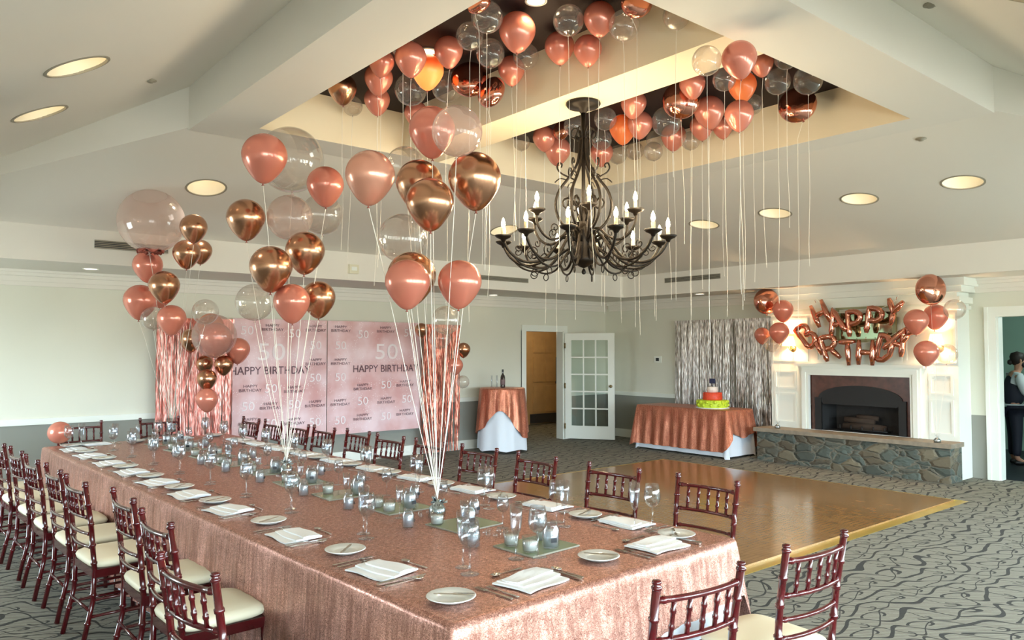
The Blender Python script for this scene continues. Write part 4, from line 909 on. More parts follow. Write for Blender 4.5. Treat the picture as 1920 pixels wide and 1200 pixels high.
bouquet(tC, [(363, 426, 52, 7.2, 'chrome', 'top bronze balloon of the far bouquet'), (350, 474, 52, 7.6, 'chrome', 'front one of two bronze balloons under the top one'), (376, 470, 44, 7.9, 'chrome', 'rear one of two bronze balloons under the top one'),
 (385, 585, 50, 8.0, 'clear', 'faint clear balloon right of the far ribbons'), (287, 597, 46, 7.8, 'clear', 'clear balloon between two rose ones in the far bouquet')], 'far table balloon bouquet')
bouquet(tC, [(284, 415, 124, 7.6, 'milky', 'huge translucent balloon at the upper left, bunched at its neck'), (277, 497, 56, 7.8, 'rose', 'rose balloon directly below the huge clear one'), (308, 535, 58, 7.5, 'chrome', 'bronze balloon between three rose balloons at left'),
 (263, 563, 62, 7.9, 'rose', 'leftmost rose balloon above the foil curtain'), (300, 548, 50, 8.2, 'rose', 'rose balloon mostly hidden behind a bronze one at left'), (322, 597, 54, 7.6, 'rose', 'rose balloon just above the left foil curtain')], 'left balloon cluster')
# frill at the neck of the huge one
c0 = at_d(282, 470, 7.6); m = MB()
for k in range(3):
    pr = [(.05 + .03 * k, .0), (.085 + .02 * k, -.015), (.10 + .015 * k, .0)]
    mm = MB().lathe(pr, 36); mm.v = [(x, y, z + .018 * math.sin(6 * math.atan2(y, x) + k)) for x, y, z in mm.v]; m.add(mm.v, mm.f, 0, True)
o = m.build('balloon_frill', M['knot'], None, c0); tag(o, 'dark red frilled ribbon bow under the huge translucent balloon', 'ribbon')
# cluster on the left backdrop
bouquet(None, [(358, 636, 42, 9.5, 'chrome', 'bronze balloon behind the large blush one, left backdrop'), (395, 610, 48, 9.7, 'peach', 'peach balloon behind the top of the large blush one'), (402, 630, 84, 9.2, 'milky', 'large blush clear balloon at the banner corner'), (404, 634, 62, 9.3, 'rose', 'rose balloon seen inside the large blush clear one'),
 (446, 655, 46, 9.5, 'rose', 'rose balloon overlapping the upper left banner corner'), (420, 683, 36, 9.4, 'chrome', 'small bronze balloon beside the HAPPY lettering'), (384, 682, 34, 9.6, 'chrome', 'small bronze balloon under the large blush one'), (388, 710, 38, 9.3, 'chrome', 'small bronze balloon just above the lowest rose one'), (388, 748, 42, 9.2, 'rose', 'lowest rose balloon on the left foil curtain')], 'balloons on the left backdrop')
bouquet(None, [(790, 618, 26, 11.5, 'chrome', 'bronze balloon at the top of the right foil curtain'), (825, 634, 42, 11.4, 'clear', 'clear balloon at the top of the right foil curtain'), (869, 655, 27, 11.3, 'chrome', 'bronze balloon right of the right foil curtain'), (854, 685, 30, 11.3, 'rose', 'rose balloon right of the right foil curtain'), (868, 716, 25, 11.3, 'clear', 'clear balloon above the cocktail table, left side')], 'balloons on the right backdrop')
c = at_z(112, 810, TZ + .16); balloon(at_d(112, 811, 7.55), .108, 'rose', 'lone rose balloon floating low over the far left table corner', 'balloon', group='lone balloon', shape='round', ribbon=[at_d(116, 838, 7.5)], rr=.0015)
# fireplace balloons
FD = 10.2
for (u, v, w_, x, kd, lb, tied) in ((1437, 565, 52, 10.45, 'foil', 'round copper foil balloon left of the fireplace, above the silver curtain', 0), (1468, 581, 40, 10.35, 'rose', 'rose balloon right of the left foil balloon', 0), (1429, 628, 30, 10.5, 'rose', 'small rose balloon low left of the fireplace', 0), (1461, 622, 38, 10.3, 'rose', 'rose balloon next to the left wall lamp', 0), (1448, 645, 32, 10.45, 'clear', 'clear balloon under the two low rose ones, left of fireplace', 0),
 (1745, 543, 62, 10.2, 'foil', 'large round copper foil balloon at the upper right of the fireplace', 1), (1718, 601, 46, 10.1, 'rose', 'rose balloon right of the letter Y', 1), (1754, 592, 46, 10.45, 'rose', 'rose balloon behind and below the large copper foil one', 1), (1790, 580, 40, 10.2, 'clear', 'clear balloon at the right edge of the chimney breast', 1), (1737, 660, 46, 10.1, 'rose', 'lowest rose balloon at the right of the fireplace', 1), (1775, 664, 40, 10.42, 'clear', 'low clear balloon right of the lowest rose one', 1)):
    c = at_x(u, v, x); d = (c - EYE).dot(FWD); rad = w_ * .5 / FPX * d * .95; kz = 1.0 if kd in ('clear', 'foil') else 1.26; tie = at_x(1758 if tied else 1452, 800, x); tie = Vector((10.42, tie.y, .56)); tie.y = at_x(1757, 818, 10.42).y if tied else at_x(1458, 803, 10.42).y
    base = c - Vector((0, 0, rad * kz)); balloon(c, rad, kd, lb, 'balloon', ribbon=[base.lerp(tie, f) for f in (.3, .7, 1)], rr=.0016, group='fireplace balloons', tilt=(0, 0, -YAW + .2) if kd == 'foil' else None)
for (u, lb) in ((1757, 'small foil balloon weight on the hearth, right side'), (1458, 'small foil balloon weight on the hearth, left side')):
    y = at_x(u, 810, 10.42).y; t = thing('balloon_weight', lb, 'balloon weight', (10.42, y, .495)); MB().lathe([(0, 0), (.04, 0), (.045, .03), (.02, .06), (0, .065)], 14).build('foil_wrapped_base', M['tinselsilver'], t)
    m = MB()
    for i in range(16):
        a = i * .7; m.add([(0, 0, .06), (.004, 0, .06), (.04 * math.cos(a), .04 * math.sin(a), .075 + .02 * (i % 3)), (.04 * math.cos(a) - .004, .04 * math.sin(a), .075 + .02 * (i % 3))], [(0, 1, 2, 3)])
    m.build('tinsel_tuft', M['tinselsilver'], t)

# ================================================================== CHANDELIER
ch = thing('chandelier', 'black wrought iron chandelier with eighteen lit candle bulbs, hanging from the cross beam', 'chandelier', (CH.x, CH.y, 2.30)); Z0 = 2.30
H = lambda z: z - Z0
m = MB().lathe([(0, H(3.58)), (.13, H(3.58)), (.135, H(3.565)), (.12, H(3.545)), (.04, H(3.53)), (.025, H(3.50)), (0, H(3.49))], 28); m.build('canopy', M['iron'], ch)
m = MB().tube([(0, 0, H(3.53)), (0, 0, H(3.0)), (0, 0, H(2.45))], [.02, .014, .02], 10); m.build('stem', M['iron'], ch)
m = MB().lathe([(0, 0), (.03, .01), (.085, .045), (.10, .06), (.095, .08), (.085, .1), (.08, .2), (.085, .27), (.10, .285), (.09, .30), (.04, .31), (.03, .36), (.045, .40), (.02, .46), (0, .48)], 20)
for k in range(10):
    a = 2 * PI * k / 10; m.tube([(.098 * math.cos(a), .098 * math.sin(a), .06), (.086 * math.cos(a), .086 * math.sin(a), .17), (.096 * math.cos(a), .096 * math.sin(a), .285)], .007, 5)
m.build('hub', M['iron'], ch)
MB().lathe([(0, -.05), (.012, -.045), (.018, -.03), (.01, -.01), (0, 0)], 10).build('finial', M['iron'], ch)
def sm(pts, n=4):
    pts = [Vector(p) for p in pts]; out = []
    for i in range(len(pts) - 1):
        p0, p1, p2, p3 = pts[max(i - 1, 0)], pts[i], pts[i + 1], pts[min(i + 2, len(pts) - 1)]
        for k in range(n):
            t = k / n; out.append(.5 * ((2 * p1) + (p2 - p0) * t + (2 * p0 - 5 * p1 + 4 * p2 - p3) * t * t + (3 * p1 - p0 - 3 * p2 + p3) * t ** 3))
    return out + [pts[-1]]
def spiral(c, r0, turns, a0, e1, e2, n=18, shrink=.85):
    return [c + (e1 * math.cos(a0 + turns * 2 * PI * i / n) + e2 * math.sin(a0 + turns * 2 * PI * i / n)) * r0 * (1 - shrink * i / n) for i in range(n + 1)]
UZ = Vector((0, 0, 1))
base_ang = math.atan2(-FWD.y, -FWD.x)   # toward the camera
for k in range(6):        # scrolled cage above the arms
    a = base_ang + 2 * PI * (k + .5) / 6; d = Vector((math.cos(a), math.sin(a), 0)); P = lambda r, z: d * r + UZ * H(z)
    m = MB(); m.tube(sm([P(.02, 3.30), P(.03, 3.2), P(.05, 3.1), P(.11, 3.0), P(.185, 2.9), P(.215, 2.79), P(.19, 2.68), P(.12, 2.60), P(.05, 2.57)]), .011, 7)
    m.tube(sm([P(.02, 3.30), P(.03, 3.35), P(.06, 3.38), P(.09, 3.36), P(.095, 3.32), P(.07, 3.30), P(.06, 3.325)]), .007, 6)
    m.tube(sm([P(.11, 3.0), P(.17, 3.03), P(.20, 3.07), P(.19, 3.11), P(.165, 3.10), P(.17, 3.075)]), .007, 6); m.tube(sm([P(.13, 2.98), P(.18, 2.99), P(.22, 2.96)]), .005, 5); m.build('cage_scroll', M['iron'], ch)
    m = MB(); m.tube([P(.03, 2.66), P(.06, 2.78), P(.12, 2.84)] + [P(.12 + .04 * math.sin(q * .7), 2.80 + .04 * math.cos(q * .7)) for q in range(9)], .008, 6); m.build('inner_scroll', M['iron'], ch)
def arm(a, r, z, thin=0):
    d = Vector((math.cos(a), math.sin(a), 0)); P = lambda rr, zz: d * rr + UZ * H(zz); zt = z - .115
    m = MB()
    if not thin:
        m.tube(sm([P(.09, 2.50), P(.16, 2.54), P(.22, 2.47), P(.30, 2.375), P(.40, 2.335), P(.50, 2.345), P(.58, 2.40), P(.625, 2.47), P(r, zt)]), .011, 7)
        m.tube(sm([P(.10, 2.46), P(.19, 2.40), P(.28, 2.31), P(.38, 2.285), P(.48, 2.31), P(.55, 2.37)]), .008, 6)
        c = P(.40, 2.41); m.tube(spiral(c, .055, 1.3, -1.2, d, UZ), .005, 5); c = P(.52, 2.44); m.tube(spiral(c, .035, 1.2, 2.0, d, UZ), .0045, 5)
    else:
        m.tube(sm([P(.05, 2.58), P(.12, 2.60), P(.20, 2.53), P(.29, 2.50), P(.37, 2.54), P(r, 2.62), P(r, zt)]), .010, 7)
        m.tube(spiral(P(.26, 2.59), .04, 1.3, -1.0, d, UZ), .0045, 5)
    A = m.build('arm', M['iron'], ch); c = P(r, 0); c.z = H(zt)
    MB().lathe([(0, -.03), (.012, -.028), (.02, -.01), (.05, .004), (.066, .02), (.062, .024), (.045, .012), (0, .008)], 18, c).build('drip_dish', M['iron'], A)
    MB().lathe([(0, .008), (.014, .008), (.014, .078), (0, .08)], 12, c).build('candle_sleeve', M['candle'], A)
    MB().lathe([(0, .078), (.009, .082), (.016, .1), (.014, .12), (.006, .145), (0, .155)], 12, c).build('flame_bulb', M['bulb'], A)
    if not thin:
        cr = P(.39, 2.255); n_ = 14; MB().tube([cr + (d * math.cos(2 * PI * q / n_) + UZ * math.sin(2 * PI * q / n_)) * .026 for q in range(n_ + 1)], .004, 5, 0, False).build('hanging_ring', M['iron'], A)
    w_ = Vector((CH.x, CH.y, Z0)) + c + UZ * .16
    lamp('candle_light', 'POINT', w_, 2.6, (1, .76, .46), .012)
for k in range(12): arm(base_ang + R(15) + 2 * PI * k / 12, .635, 2.62)
for k in range(6): arm(base_ang + 2 * PI * k / 6, .42, 2.81, 1)

# ================================================================== BACKDROP
BYP = 10.30
def bx(u, v, y=BYP): p = at_y(u, v, y); return p.x, p.z
TXT = {}
def text_geo(s, font_size):
    if s not in TXT:
        cu = bpy.data.curves.new('t', 'FONT'); cu.body = s; cu.size = 1; cu.align_x = 'CENTER'; cu.align_y = 'CENTER'; cu.resolution_u = 3; cu.fill_mode = 'BOTH'
        ob = bpy.data.objects.new('t', cu); COL.objects.link(ob); dg = bpy.context.evaluated_depsgraph_get(); me = ob.evaluated_get(dg).to_mesh()
        TXT[s] = ([v.co.copy() for v in me.vertices], [tuple(p.vertices) for p in me.polygons]); ob.evaluated_get(dg).to_mesh_clear(); bpy.data.objects.remove(ob); bpy.data.curves.remove(cu)
    return TXT[s]
def put_text(mb, s, x, z, size, y=-.004, sx=1.0):
    vs, fs = text_geo(s, size); mb.append(MB().add([(x + v.x * size * sx, y, z + v.y * size) for v in vs], fs))
x0, zt_ = bx(437, 598); x1, _ = bx(614, 600); x2, _ = bx(789, 607); zb = bx(776, 803)[1]; zt_ = 2.10; zb = .43
def banner(xa, xb, label, mirror):
    Wd = xb - xa; Ht = zt_ - zb; t = thing('birthday_banner', label, 'banner', (xa, BYP, zb)); m = MB(); n = 24; vs = []; fs = []
    for i in range(n + 1):
        for zz in (0, Ht): vs.append((Wd * i / n, .006 * math.sin(i * .9), zz))
    for i in range(n): fs.append((2 * i, 2 * i + 2, 2 * i + 3, 2 * i + 1))
    m.add(vs, fs, 0, True); vs2 = [(x, y + .003, z) for x, y, z in vs]; m.add(vs2, fs, 0, True); m.build('printed_sheet', M['banner'], t)
    ink = []; wh = []; X = lambda f: Wd * (1 - f if mirror else f); Z = lambda g: Ht * (1 - g); HBp = lambda f, g, k=1: (put_text(ink, 'HAPPY', X(f), Z(g) + .028 * k, .055 * k, -.008, 1.2), put_text(ink, 'BIRTHDAY', X(f), Z(g) - .03 * k, .058 * k, -.008, 1.15))
    for (f, g) in ((.13, .07), (.60, .07), (.13, .36), (.36, .59), (.82, .57), (.13, .72), (.61, .72), (.36, .86), (.82, .84)): HBp(f, g)
    put_text(ink, 'HAPPY BIRTHDAY', X(.61), Z(.43), .155, -.008, .92)
    put_text(wh, '50', X(.61), Z(.28), .34, -.008, 1.25)
    for (f, g) in ((.13, .22), (.13, .5), (.36, .72), (.61, .58), (.84, .72), (.13, .88), (.61, .87), (.36, .12), (.86, .1)): put_text(wh, '50', X(f), Z(g), .17, -.008, 1.1)
    
    for q in ink: q.build('dark_lettering', M['ink'], t)
    for q in wh: q.build('white_numeral', M['inkw'], t)
banner(x0, x1 - .005, 'pink birthday banner with 50 motifs, left one of the pair on the wall', True)
banner(x1 + .005, x2, 'pink birthday banner with a large 50, right one next to the copper foil curtain', False)
def fringe(name, label, xa, xb, z0, z1, place, mat, strip=.014, seed=1, hdr=True, taper=0, bands=True):
    """foil strips hanging from a header; place(a, off, z) -> world point"""
    r = random.Random(seed); o0 = place((xa + xb) / 2, 0, 0); t = thing(name, label, 'curtain', o0); m = MB(); n = int((xb - xa) / strip); seg = int((z1 - z0) / .07)
    for i in range(n):
        a = xa + strip * (i + .5); off = r.uniform(-.02, .02); ph = r.uniform(0, 6); prev = None; tw = r.uniform(-.8, .8)
        for k in range(seg + 1):
            z = z1 - (z1 - z0 * 1.0) * k / seg; f = k / seg; tw += r.uniform(-.45, .45); tw *= .92; ww = strip * .62; sh = r.uniform(-.004, .004) + taper * f * ((a - (xa + xb) / 2) / (xb - xa))
            pa = place(a + sh - ww * math.cos(tw), off * f - ww * math.sin(tw), z) - o0; pb = place(a + sh + ww * math.cos(tw), off * f + ww * math.sin(tw), z) - o0
            if prev: m.add([prev[0], prev[1], pb, pa], [(0, 1, 2, 3)])
            prev = (pa, pb)
    m.build('foil_strips', M[mat], t)
    h = MB(); c8 = [place(a, o, z) - o0 for a in (xa, xb) for o in (-.006, .006) for z in (z1 - .03, z1 + .02)]; h.add(c8, [(0, 1, 3, 2), (4, 6, 7, 5), (0, 4, 5, 1), (2, 3, 7, 6), (0, 2, 6, 4), (1, 5, 7, 3)]); h.build('header_tape', M[mat], t)
xa, _ = bx(290, 700, 10.28); xb, _ = bx(436, 700, 10.28)
fringe('foil_curtain', 'rose foil fringe curtain left of the pink banners', xa, xb, .03, 2.06, lambda a, o, z: Vector((a, 10.24 - o, z)), 'fringe_rose', seed=2)
xa, _ = bx(788, 700, 10.28); xb, _ = bx(860, 700, 10.28)
fringe('foil_curtain', 'copper red foil fringe curtain right of the pink banners', xa, xb, .03, 2.06, lambda a, o, z: Vector((a, 10.24 - o, z)), 'fringe_copper', seed=4)
ya = at_x(1266, 700, 10.98).y; yb_ = at_x(1449, 700, 10.98).y
fringe('foil_curtain', 'silver foil fringe curtain on the wall behind the cake table', min(ya, yb_), max(ya, yb_), .02, 2.17, lambda a, o, z: Vector((10.98 + o * .6, a, z)), 'fringe_silver', seed=6)

# ================================================================== CAKE TABLE
cx, cy = 10.02, 7.82; cw, cl = .72, 1.82
drape(cw, cl, .74, lambda k, f: (.10 if k == 3 else (.30 + .2 * abs(f - .5) if k == 0 else .12)), M['sequin2'], 'cake_tablecloth', 'rose sequin cloth gathered over the cake table', 'tablecloth', (cx, cy - cl / 2, 0), 0, .03, .03, .06, seed=8, wav=.2)
drape(cw - .03, cl - .03, .733, lambda k, f: .03 if k in (3, 0) else .06, M['cloth'], 'cake_table_undercloth', 'white undercloth below the rose cloth of the cake table', 'tablecloth', (cx + .015, cy - cl / 2 + .015, 0), 0, .05, .01, .03, seed=9, wav=.3)
p = at_z(1336, 764, .742); p = Vector((10.34, at_x(1336, 750, 10.34).y, .741))
ck = thing('birthday_cake', 'tiered birthday cake in white, orange and lime on the rose sequin table', 'cake', p)
MB().lathe([(0, 0), (.26, 0), (.26, .012), (0, .012)], 32).build('cake_board', M['white'], ck)
m = MB(); m.lathe([(0, .012), (.23, .012), (.235, .03), (.235, .12), (.22, .13), (0, .13)], 32)
for k in range(24):
    a = 2 * PI * k / 24; m.lathe([(0, -.03), (.022, -.015), (.03, 0), (.02, .02), (0, .03)], 8, (.235 * math.cos(a), .235 * math.sin(a), .05 + .05 * (k % 2)))
m.build('lime_tier', M['icing_lime'], ck)
m = MB(); m.lathe([(0, .13), (.15, .13), (.155, .15), (.15, .24), (.14, .25), (0, .25)], 28); m.build('orange_tier', M['icing_orange'], ck)
MB().lathe([(0, .25), (.085, .25), (.085, .33), (.075, .34), (0, .34)], 24).build('white_tier', M['icing'], ck)
m = MB(); m.tube([(0, 0, .34), (0, 0, .4)], .004, 6); m.box(-.01, .01, -.05, .05, .39, .47); m.build('topper', M['topper'], ck)
# ================================================================== COCKTAIL TABLE
c = at_d(940, 843, 12.7); c = Vector((c.x, c.y, 0)); c.y = min(c.y, 9.85)
def round_drape(name, label, rad, top, hemf, mat, fold, seed, flare, lobes):
    r = random.Random(seed); N = 96; m = MB(); K = [0, .04, .12, .25, .4, .55, .7, .85, 1]; vs = [(0, 0, top)]; ph = r.uniform(0, 6)
    for i in range(N):
        a = 2 * PI * i / N; fo = math.sin(a * lobes + ph + .8 * math.sin(a * 3)); hm = hemf(a)
        vs.append((rad * math.cos(a) * .97, rad * math.sin(a) * .97, top))
        for f in K:
            rr = rad + .004 + f * flare + fold * f ** .6 * fo; vs.append((rr * math.cos(a), rr * math.sin(a), top - .012 - (top - .012 - hm) * f))
    L_ = len(K) + 1; fs = []
    for i in range(N):
        j = (i + 1) % N; fs.append((0, 1 + i * L_, 1 + j * L_))
        for k in range(L_ - 1): fs.append((1 + i * L_ + k, 1 + i * L_ + k + 1, 1 + j * L_ + k + 1, 1 + j * L_ + k))
    m.add(vs, fs, 0, True); o = m.build(name, mat, None, c); tag(o, label, 'tablecloth'); return o
ca = math.atan2(-c.y, -c.x)
def hemA(a):
    d = (a - ca + .18 + PI) % (2 * PI) - PI; return .28 + .42 * math.exp(-(d / .62) ** 2) - .05 * math.sin(4 * a)
round_drape('cocktail_tablecloth', 'copper sequin overlay on the tall cocktail table beside the doorway', .37, 1.045, hemA, M['sequin2'], .022, 5, .05, 14)
round_drape('cocktail_undercloth', 'white floor length cloth under the copper overlay of the cocktail table', .36, 1.035, lambda a: .03 + .03 * abs(math.sin(a * 3)), M['cloth'], .014, 6, .045, 9)
p = Vector((at_d(943, 728, 12.7).x, at_d(943, 728, 12.7).y, 1.046)); p = c + (Vector((p.x, p.y, 0)) - c) * .7; p.z = 1.046
bt = thing('wine_bottle', 'dark wine bottle standing on the copper covered cocktail table', 'bottle', p); MB().lathe([(0, 0), (.038, 0), (.04, .01), (.04, .17), (.032, .2), (.015, .225), (.014, .285), (.016, .287), (.016, .30), (0, .30)], 20).build('bottle_glass', M['bottle'], bt)
MB().lathe([(.0405, .05), (.0407, .055), (.0407, .13), (.0405, .135)], 20).build('paper_label', M['label'], bt); MB().lathe([(0.0155, .262), (.0165, .264), (.0165, .30), (0, .303)], 14).build('cap', M['gap'], bt)
for (u, lb) in ((917, 'left of two slim clear vases on the cocktail table'), (929, 'right of two slim clear vases on the cocktail table')):
    q = at_d(u, 728, 12.7); q = c + (Vector((q.x, q.y, 0)) - c) * .8; q.z = 1.047; MBo = MB().lathe([(0, 0), (.03, 0), (.012, .02), (.012, .19), (.02, .2), (.017, .2), (.009, .19), (.009, .02), (0, .01)], 14).build('slim_vase', M['glass'], None, q); tag(MBo, lb, 'vase')

# ================================================================== ABOVE THE MANTEL
y0, y1 = at_x(1570, 610, BX).y, at_x(1682, 610, BX).y; z0, z1 = at_x(1620, 642, BX).z, at_x(1620, 572, BX).z; yc_ = (y0 + y1) / 2; hw = abs(y0 - y1) / 2; zc = (z0 + z1) / 2; hh = (z1 - z0) / 2
t = thing('framed_mirror', 'framed mirror behind the HAPPY BIRTHDAY foil letters', 'mirror', (BX, yc_, zc)); MB().box(-.02, 0, -hw + .04, hw - .04, -hh + .04, hh - .04).build('mirror_glass', M['mirror'], t)
m = MB()
for (a, b, q, s_) in ((-hw, hw, -hh, -hh + .05), (-hw, hw, hh - .05, hh), (-hw, -hw + .05, -hh + .05, hh - .05), (hw - .05, hw, -hh + .05, hh - .05)): m.box(-.045, 0, a, b, q, s_)
m.build('frame', M['mframe'], t)
for (u, lb) in ((1487, 'lit wall lamp with cream shade, left of the foil letters'), (1762, 'lit wall lamp with cream shade, right of the foil letters, behind balloons')):
    y = at_x(u, 650, BX).y; z = 1.69; t = thing('wall_lamp', lb, 'wall lamp', (BX, y, z)); MB().lathe([(0, -.01), (.05, -.01), (.055, 0), (.04, .012), (0, .014)], 16, M4=Matrix.Rotation(-PI / 2, 4, 'Y')).build('back_plate', M['brass'], t)
    MB().tube([(-.01, 0, 0), (-.08, 0, -.03), (-.12, 0, .0), (-.12, 0, .04)], .007, 6).build('arm', M['brass'], t); m = MB().lathe([(.10, .0), (.065, .15)], 24, (-.12, 0, .04)); m.f = [f for f in m.f if len(f) == 4]; m.m = m.m[:len(m.f)]; m.s = m.s[:len(m.f)]; m.build('lamp_shade', M['shade'], t)
    lamp('sconce_light', 'POINT', (BX - .12, y, z + .13), 12, WARM, .03)
# foil letters
STR = {'H': [[(-.3, -.5), (-.3, .5)], [(.3, -.5), (.3, .5)], [(-.3, 0), (.3, 0)]], 'A': [[(-.38, -.5), (-.19, .0), (0, .5), (.19, 0), (.38, -.5)], [(-.2, -.12), (.2, -.12)]],
 'P': [[(-.28, -.5), (-.28, 0), (-.28, .5), (.1, .48), (.3, .36), (.3, .16), (.1, .02), (-.28, 0)]], 'Y': [[(-.34, .5), (0, .0), (.34, .5)], [(0, 0), (0, -.5)]],
 'B': [[(-.28, -.5), (-.28, 0), (-.28, .5), (.1, .46), (.26, .34), (.24, .14), (-.05, .02)], [(-.05, .02), (.22, -.04), (.32, -.2), (.24, -.42), (.0, -.5), (-.28, -.5)]], 'I': [[(0, -.5), (0, .5)]],
 'R': [[(-.28, -.5), (-.28, 0), (-.28, .5), (.1, .48), (.3, .36), (.28, .14), (.05, .0), (-.28, 0)], [(.0, 0), (.32, -.5)]], 'T': [[(-.36, .45), (.36, .45)], [(0, .45), (0, -.5)]],
 'D': [[(-.28, -.5), (-.28, 0), (-.28, .5), (.06, .46), (.3, .2), (.3, -.2), (.06, -.46), (-.28, -.5)]]}
LET = [('H', 1538, 588, 24), ('A', 1567, 603, 14), ('P', 1602, 607, 4), ('P', 1639, 602, -8), ('Y', 1675, 586, -14), ('B', 1512, 629, 40), ('I', 1532, 645, 28), ('R', 1556, 653, 16), ('T', 1590, 662, 3), ('H', 1623, 661, -2), ('D', 1658, 653, -14), ('A', 1684, 640, -26), ('Y', 1703, 626, -36)]
nth = {0: 'only', }
seen = {}
for i, (ch_, u, v, rot) in enumerate(LET):
    wd = 'upper word HAPPY' if i < 5 else 'lower word BIRTHDAY'; seen[(ch_, wd)] = seen.get((ch_, wd), 0) + 1
    pos = ('first ' if seen[(ch_, wd)] == 1 else 'second ') if (ch_ == 'P') else ''
    c_ = at_x(u, v, BX - .16); sz = .35; t = thing('letter_balloon', '%scopper foil letter %s of the %s over the fireplace' % (pos, ch_, wd), 'letter balloon', c_, 0, 'foil letters over the fireplace')
    t.rotation_euler = (R(-rot), 0, random.uniform(-.25, .25)); m = MB()
    for s_ in STR[ch_]:
        pts = [Vector((0, -x * sz * .9, y * sz)) for x, y in s_]; fine = []
        for q in range(len(pts) - 1):
            for f in (0, .33, .66): fine.append(pts[q].lerp(pts[q + 1], f))
        fine.append(pts[-1]); n_ = len(fine); m.tube(fine, [(.026 if (q in (0, n_ - 1)) else .040) + .003 * math.sin(q * 2) for q in range(n_)], 10)
    m.build('foil_body', M['foil'], t); MB().tube([(0, 0, sz * .5), (0, 0, sz * .5 + .04)], .004, 5).build('hanging_tab', M['foil'], t)
for (a, b, lb) in ((LET[:5], 0, 'thin cord carrying the upper word HAPPY'), (LET[5:], 0, 'thin cord carrying the lower word BIRTHDAY')):
    pts = [at_x(u, v - 18, BX - .16) for _, u, v, _ in a]; pts = [at_x(a[0][1] - 12, a[0][2] - 34, BX - .02)] + pts + [at_x(a[-1][1] + 12, a[-1][2] - 34, BX - .02)]
    o = MB().tube([p - pts[0] for p in pts], .003, 5).build('hanging_cord', M['ribbon'], None, pts[0]); tag(o, lb + ' between the wall lamps', 'cord')
# ================================================================== WAITER in the service room
def skin_mesh(name, nodes, edges, mat, parent, sub=1):
    me = bpy.data.meshes.new(name); me.from_pydata([n[0] for n in nodes], edges, []); o = bpy.data.objects.new(name, me); COL.objects.link(o); o.parent = parent
    md = o.modifiers.new('skin', 'SKIN'); sk = me.skin_vertices
    if not sk: 
        import bmesh
        b = bmesh.new(); b.from_mesh(me); b.verts.layers.skin.verify(); b.to_mesh(me); b.free(); sk = me.skin_vertices
    for i, n in enumerate(nodes):
        r = n[1]; sk[0].data[i].radius = (r, r) if isinstance(r, (int, float)) else r; sk[0].data[i].use_root = (i == 0)
    md.use_smooth_shade = True; s2 = o.modifiers.new('sub', 'SUBSURF'); s2.levels = sub; s2.render_levels = sub; me.materials.append(M[mat]); return o
wp = at_d(1899, 700, 11.2); wt = thing('person', 'person in navy vest, white shirt and black mask working in the side room', 'person', (wp.x, wp.y, .006), math.atan2(-1, .35))
wt.rotation_euler = (0, 0, math.atan2(RGT.y, RGT.x) - .3)      # facing picture right
V = lambda x, y, z: (x, y, z)
# local frame: +x = facing, +y = left of the body
nod = [(V(0, 0, .93), .09), (V(0, 0, 1.08), .09), (V(.02, 0, 1.25), .14), (V(.04, 0, 1.38), .11), (V(.06, 0, 1.45), .055), (V(.08, 0, 1.50), .06), (V(.09, 0, 1.56), .085), (V(.09, 0, 1.64), .088), (V(.08, 0, 1.70), .05)]
ed = [(i, i + 1) for i in range(8)]; par = {}
for s in (-1, 1):
    k = len(nod); nod += [(V(.03, s * .18, 1.38), .055), (V(.05, s * .22, 1.24), .05), (V(.10, s * .23, 1.10), .042), (V(.24, s * .19, 1.14), .036), (V(.34, s * .13, 1.18), .026), (V(.38, s * .11, 1.19), .03)]; ed += [(3, k)] + [(k + q, k + q + 1) for q in range(5)]
    for f in range(5):
        j = len(nod); yy = s * .11 + (f - 2) * .018; L_ = (.05, .07, .075, .07, .055)[f]
        nod += [(V(.41, yy, 1.19), .009), (V(.41 + L_ * .6, yy, 1.18), .008), (V(.41 + L_, yy, 1.165), .007)] if f else [(V(.385, s * .075, 1.19), .010), (V(.41, s * .06, 1.185), .009), (V(.43, s * .055, 1.175), .008)]
        ed += [(k + 5, j), (j, j + 1), (j + 1, j + 2)]
    j = len(nod); nod += [(V(0, s * .08, .86), .07), (V(.01, s * .10, .5), .06), (V(0, s * .10, .1), .04), (V(.10, s * .10, .04), .035)]; ed += [(0, j), (j, j + 1), (j + 1, j + 2), (j + 2, j + 3)]
skin_mesh('body', nod, ed, 'skin', wt)
nod2 = [(V(0, 0, .98), .14), (V(.0, 0, 1.1), .137), (V(.02, 0, 1.25), .15), (V(.035, 0, 1.37), .125), (V(.055, 0, 1.435), .065)]; ed2 = [(i, i + 1) for i in range(4)]
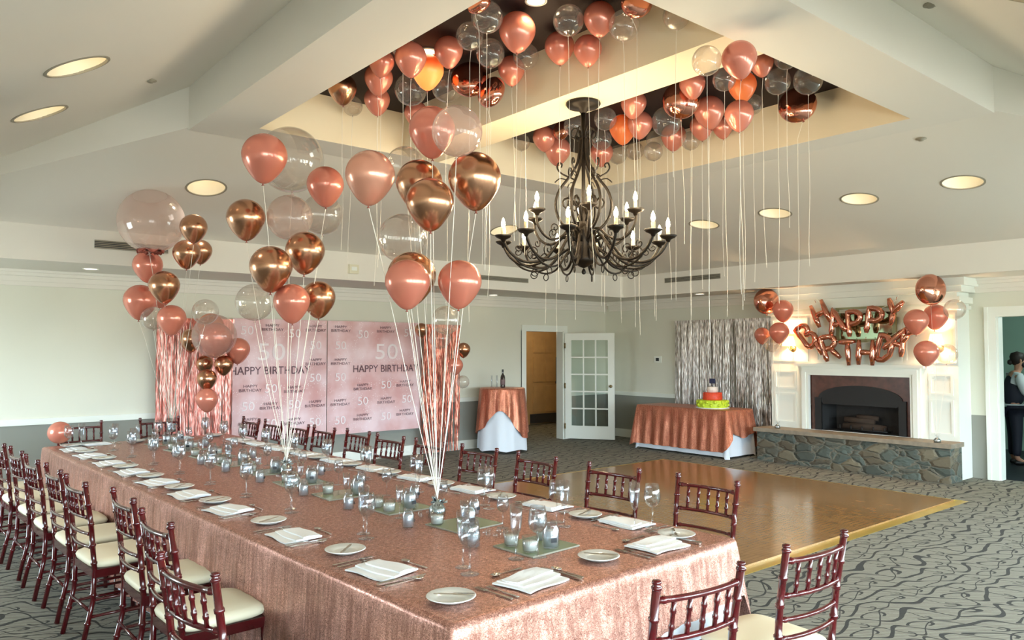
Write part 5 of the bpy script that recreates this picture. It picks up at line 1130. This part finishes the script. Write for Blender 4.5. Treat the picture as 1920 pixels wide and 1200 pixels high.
for s in (-1, 1):
    k = len(nod2); nod2 += [(V(.03, s * .18, 1.38), .068), (V(.05, s * .22, 1.24), .062), (V(.10, s * .23, 1.10), .055), (V(.24, s * .19, 1.14), .048), (V(.32, s * .14, 1.17), .038)]; ed2 += [(3, k)] + [(k + q, k + q + 1) for q in range(4)]
skin_mesh('shirt', nod2, ed2, 'shirt', wt)
skin_mesh('vest', [(V(0, 0, .90), .165), (V(0, 0, 1.08), .160), (V(.02, 0, 1.24), .166), (V(.03, 0, 1.35), .148), (V(.035, 0, 1.40), .10)], [(0, 1), (1, 2), (2, 3), (3, 4)], 'vest', wt)
nod3 = [(V(0, 0, .95), .15)]; ed3 = []
for s in (-1, 1):
    j = len(nod3); nod3 += [(V(0, s * .09, .84), .115), (V(.01, s * .10, .5), .085), (V(0, s * .10, .12), .065)]; ed3 += [(0, j), (j, j + 1), (j + 1, j + 2)]
skin_mesh('trousers', nod3, ed3, 'vest', wt)
for s in (-1, 1): skin_mesh('shoe', [(V(-.05, s * .1, .04), .04), (V(.06, s * .1, .04), .042), (V(.16, s * .1, .032), .032)], [(0, 1), (1, 2)], 'black', wt)
m = MB().lathe([(0, -.11), (.06, -.10), (.095, -.04), (.105, .03), (.085, .085), (0, .115)], 20, (.065, 0, 1.655), sx=1.0, sy=.92); m.lathe([(0, -.05), (.035, -.03), (.04, 0), (.03, .03), (0, .045)], 12, (-.035, 0, 1.60)); m.build('hair', M['hair'], wt)
m = MB().lathe([(0, -.06), (.05, -.05), (.075, -.01), (.07, .03), (0, .05)], 16, (.125, 0, 1.565), sx=.75); m.build('face_mask', M['maskm'], wt)
for s in (-1, 1): MB().lathe([(0, -.011), (.009, -.006), (.011, 0), (.009, .006), (0, .011)], 10, (.168, s * .033, 1.635)).build('eye', M['maskm'], wt); MB().lathe([(0, -.03), (.012, -.02), (.016, .0), (.013, .02), (0, .03)], 10, (.085, s * .09, 1.62)).build('ear', M['skin'], wt)
MB().lathe([(.15, .915), (.172, .92), (.172, .94), (.15, .945)], 24, (.0, 0, 0)).build('belt', M['shirt'], wt); wt.scale = (.93, .93, .93)
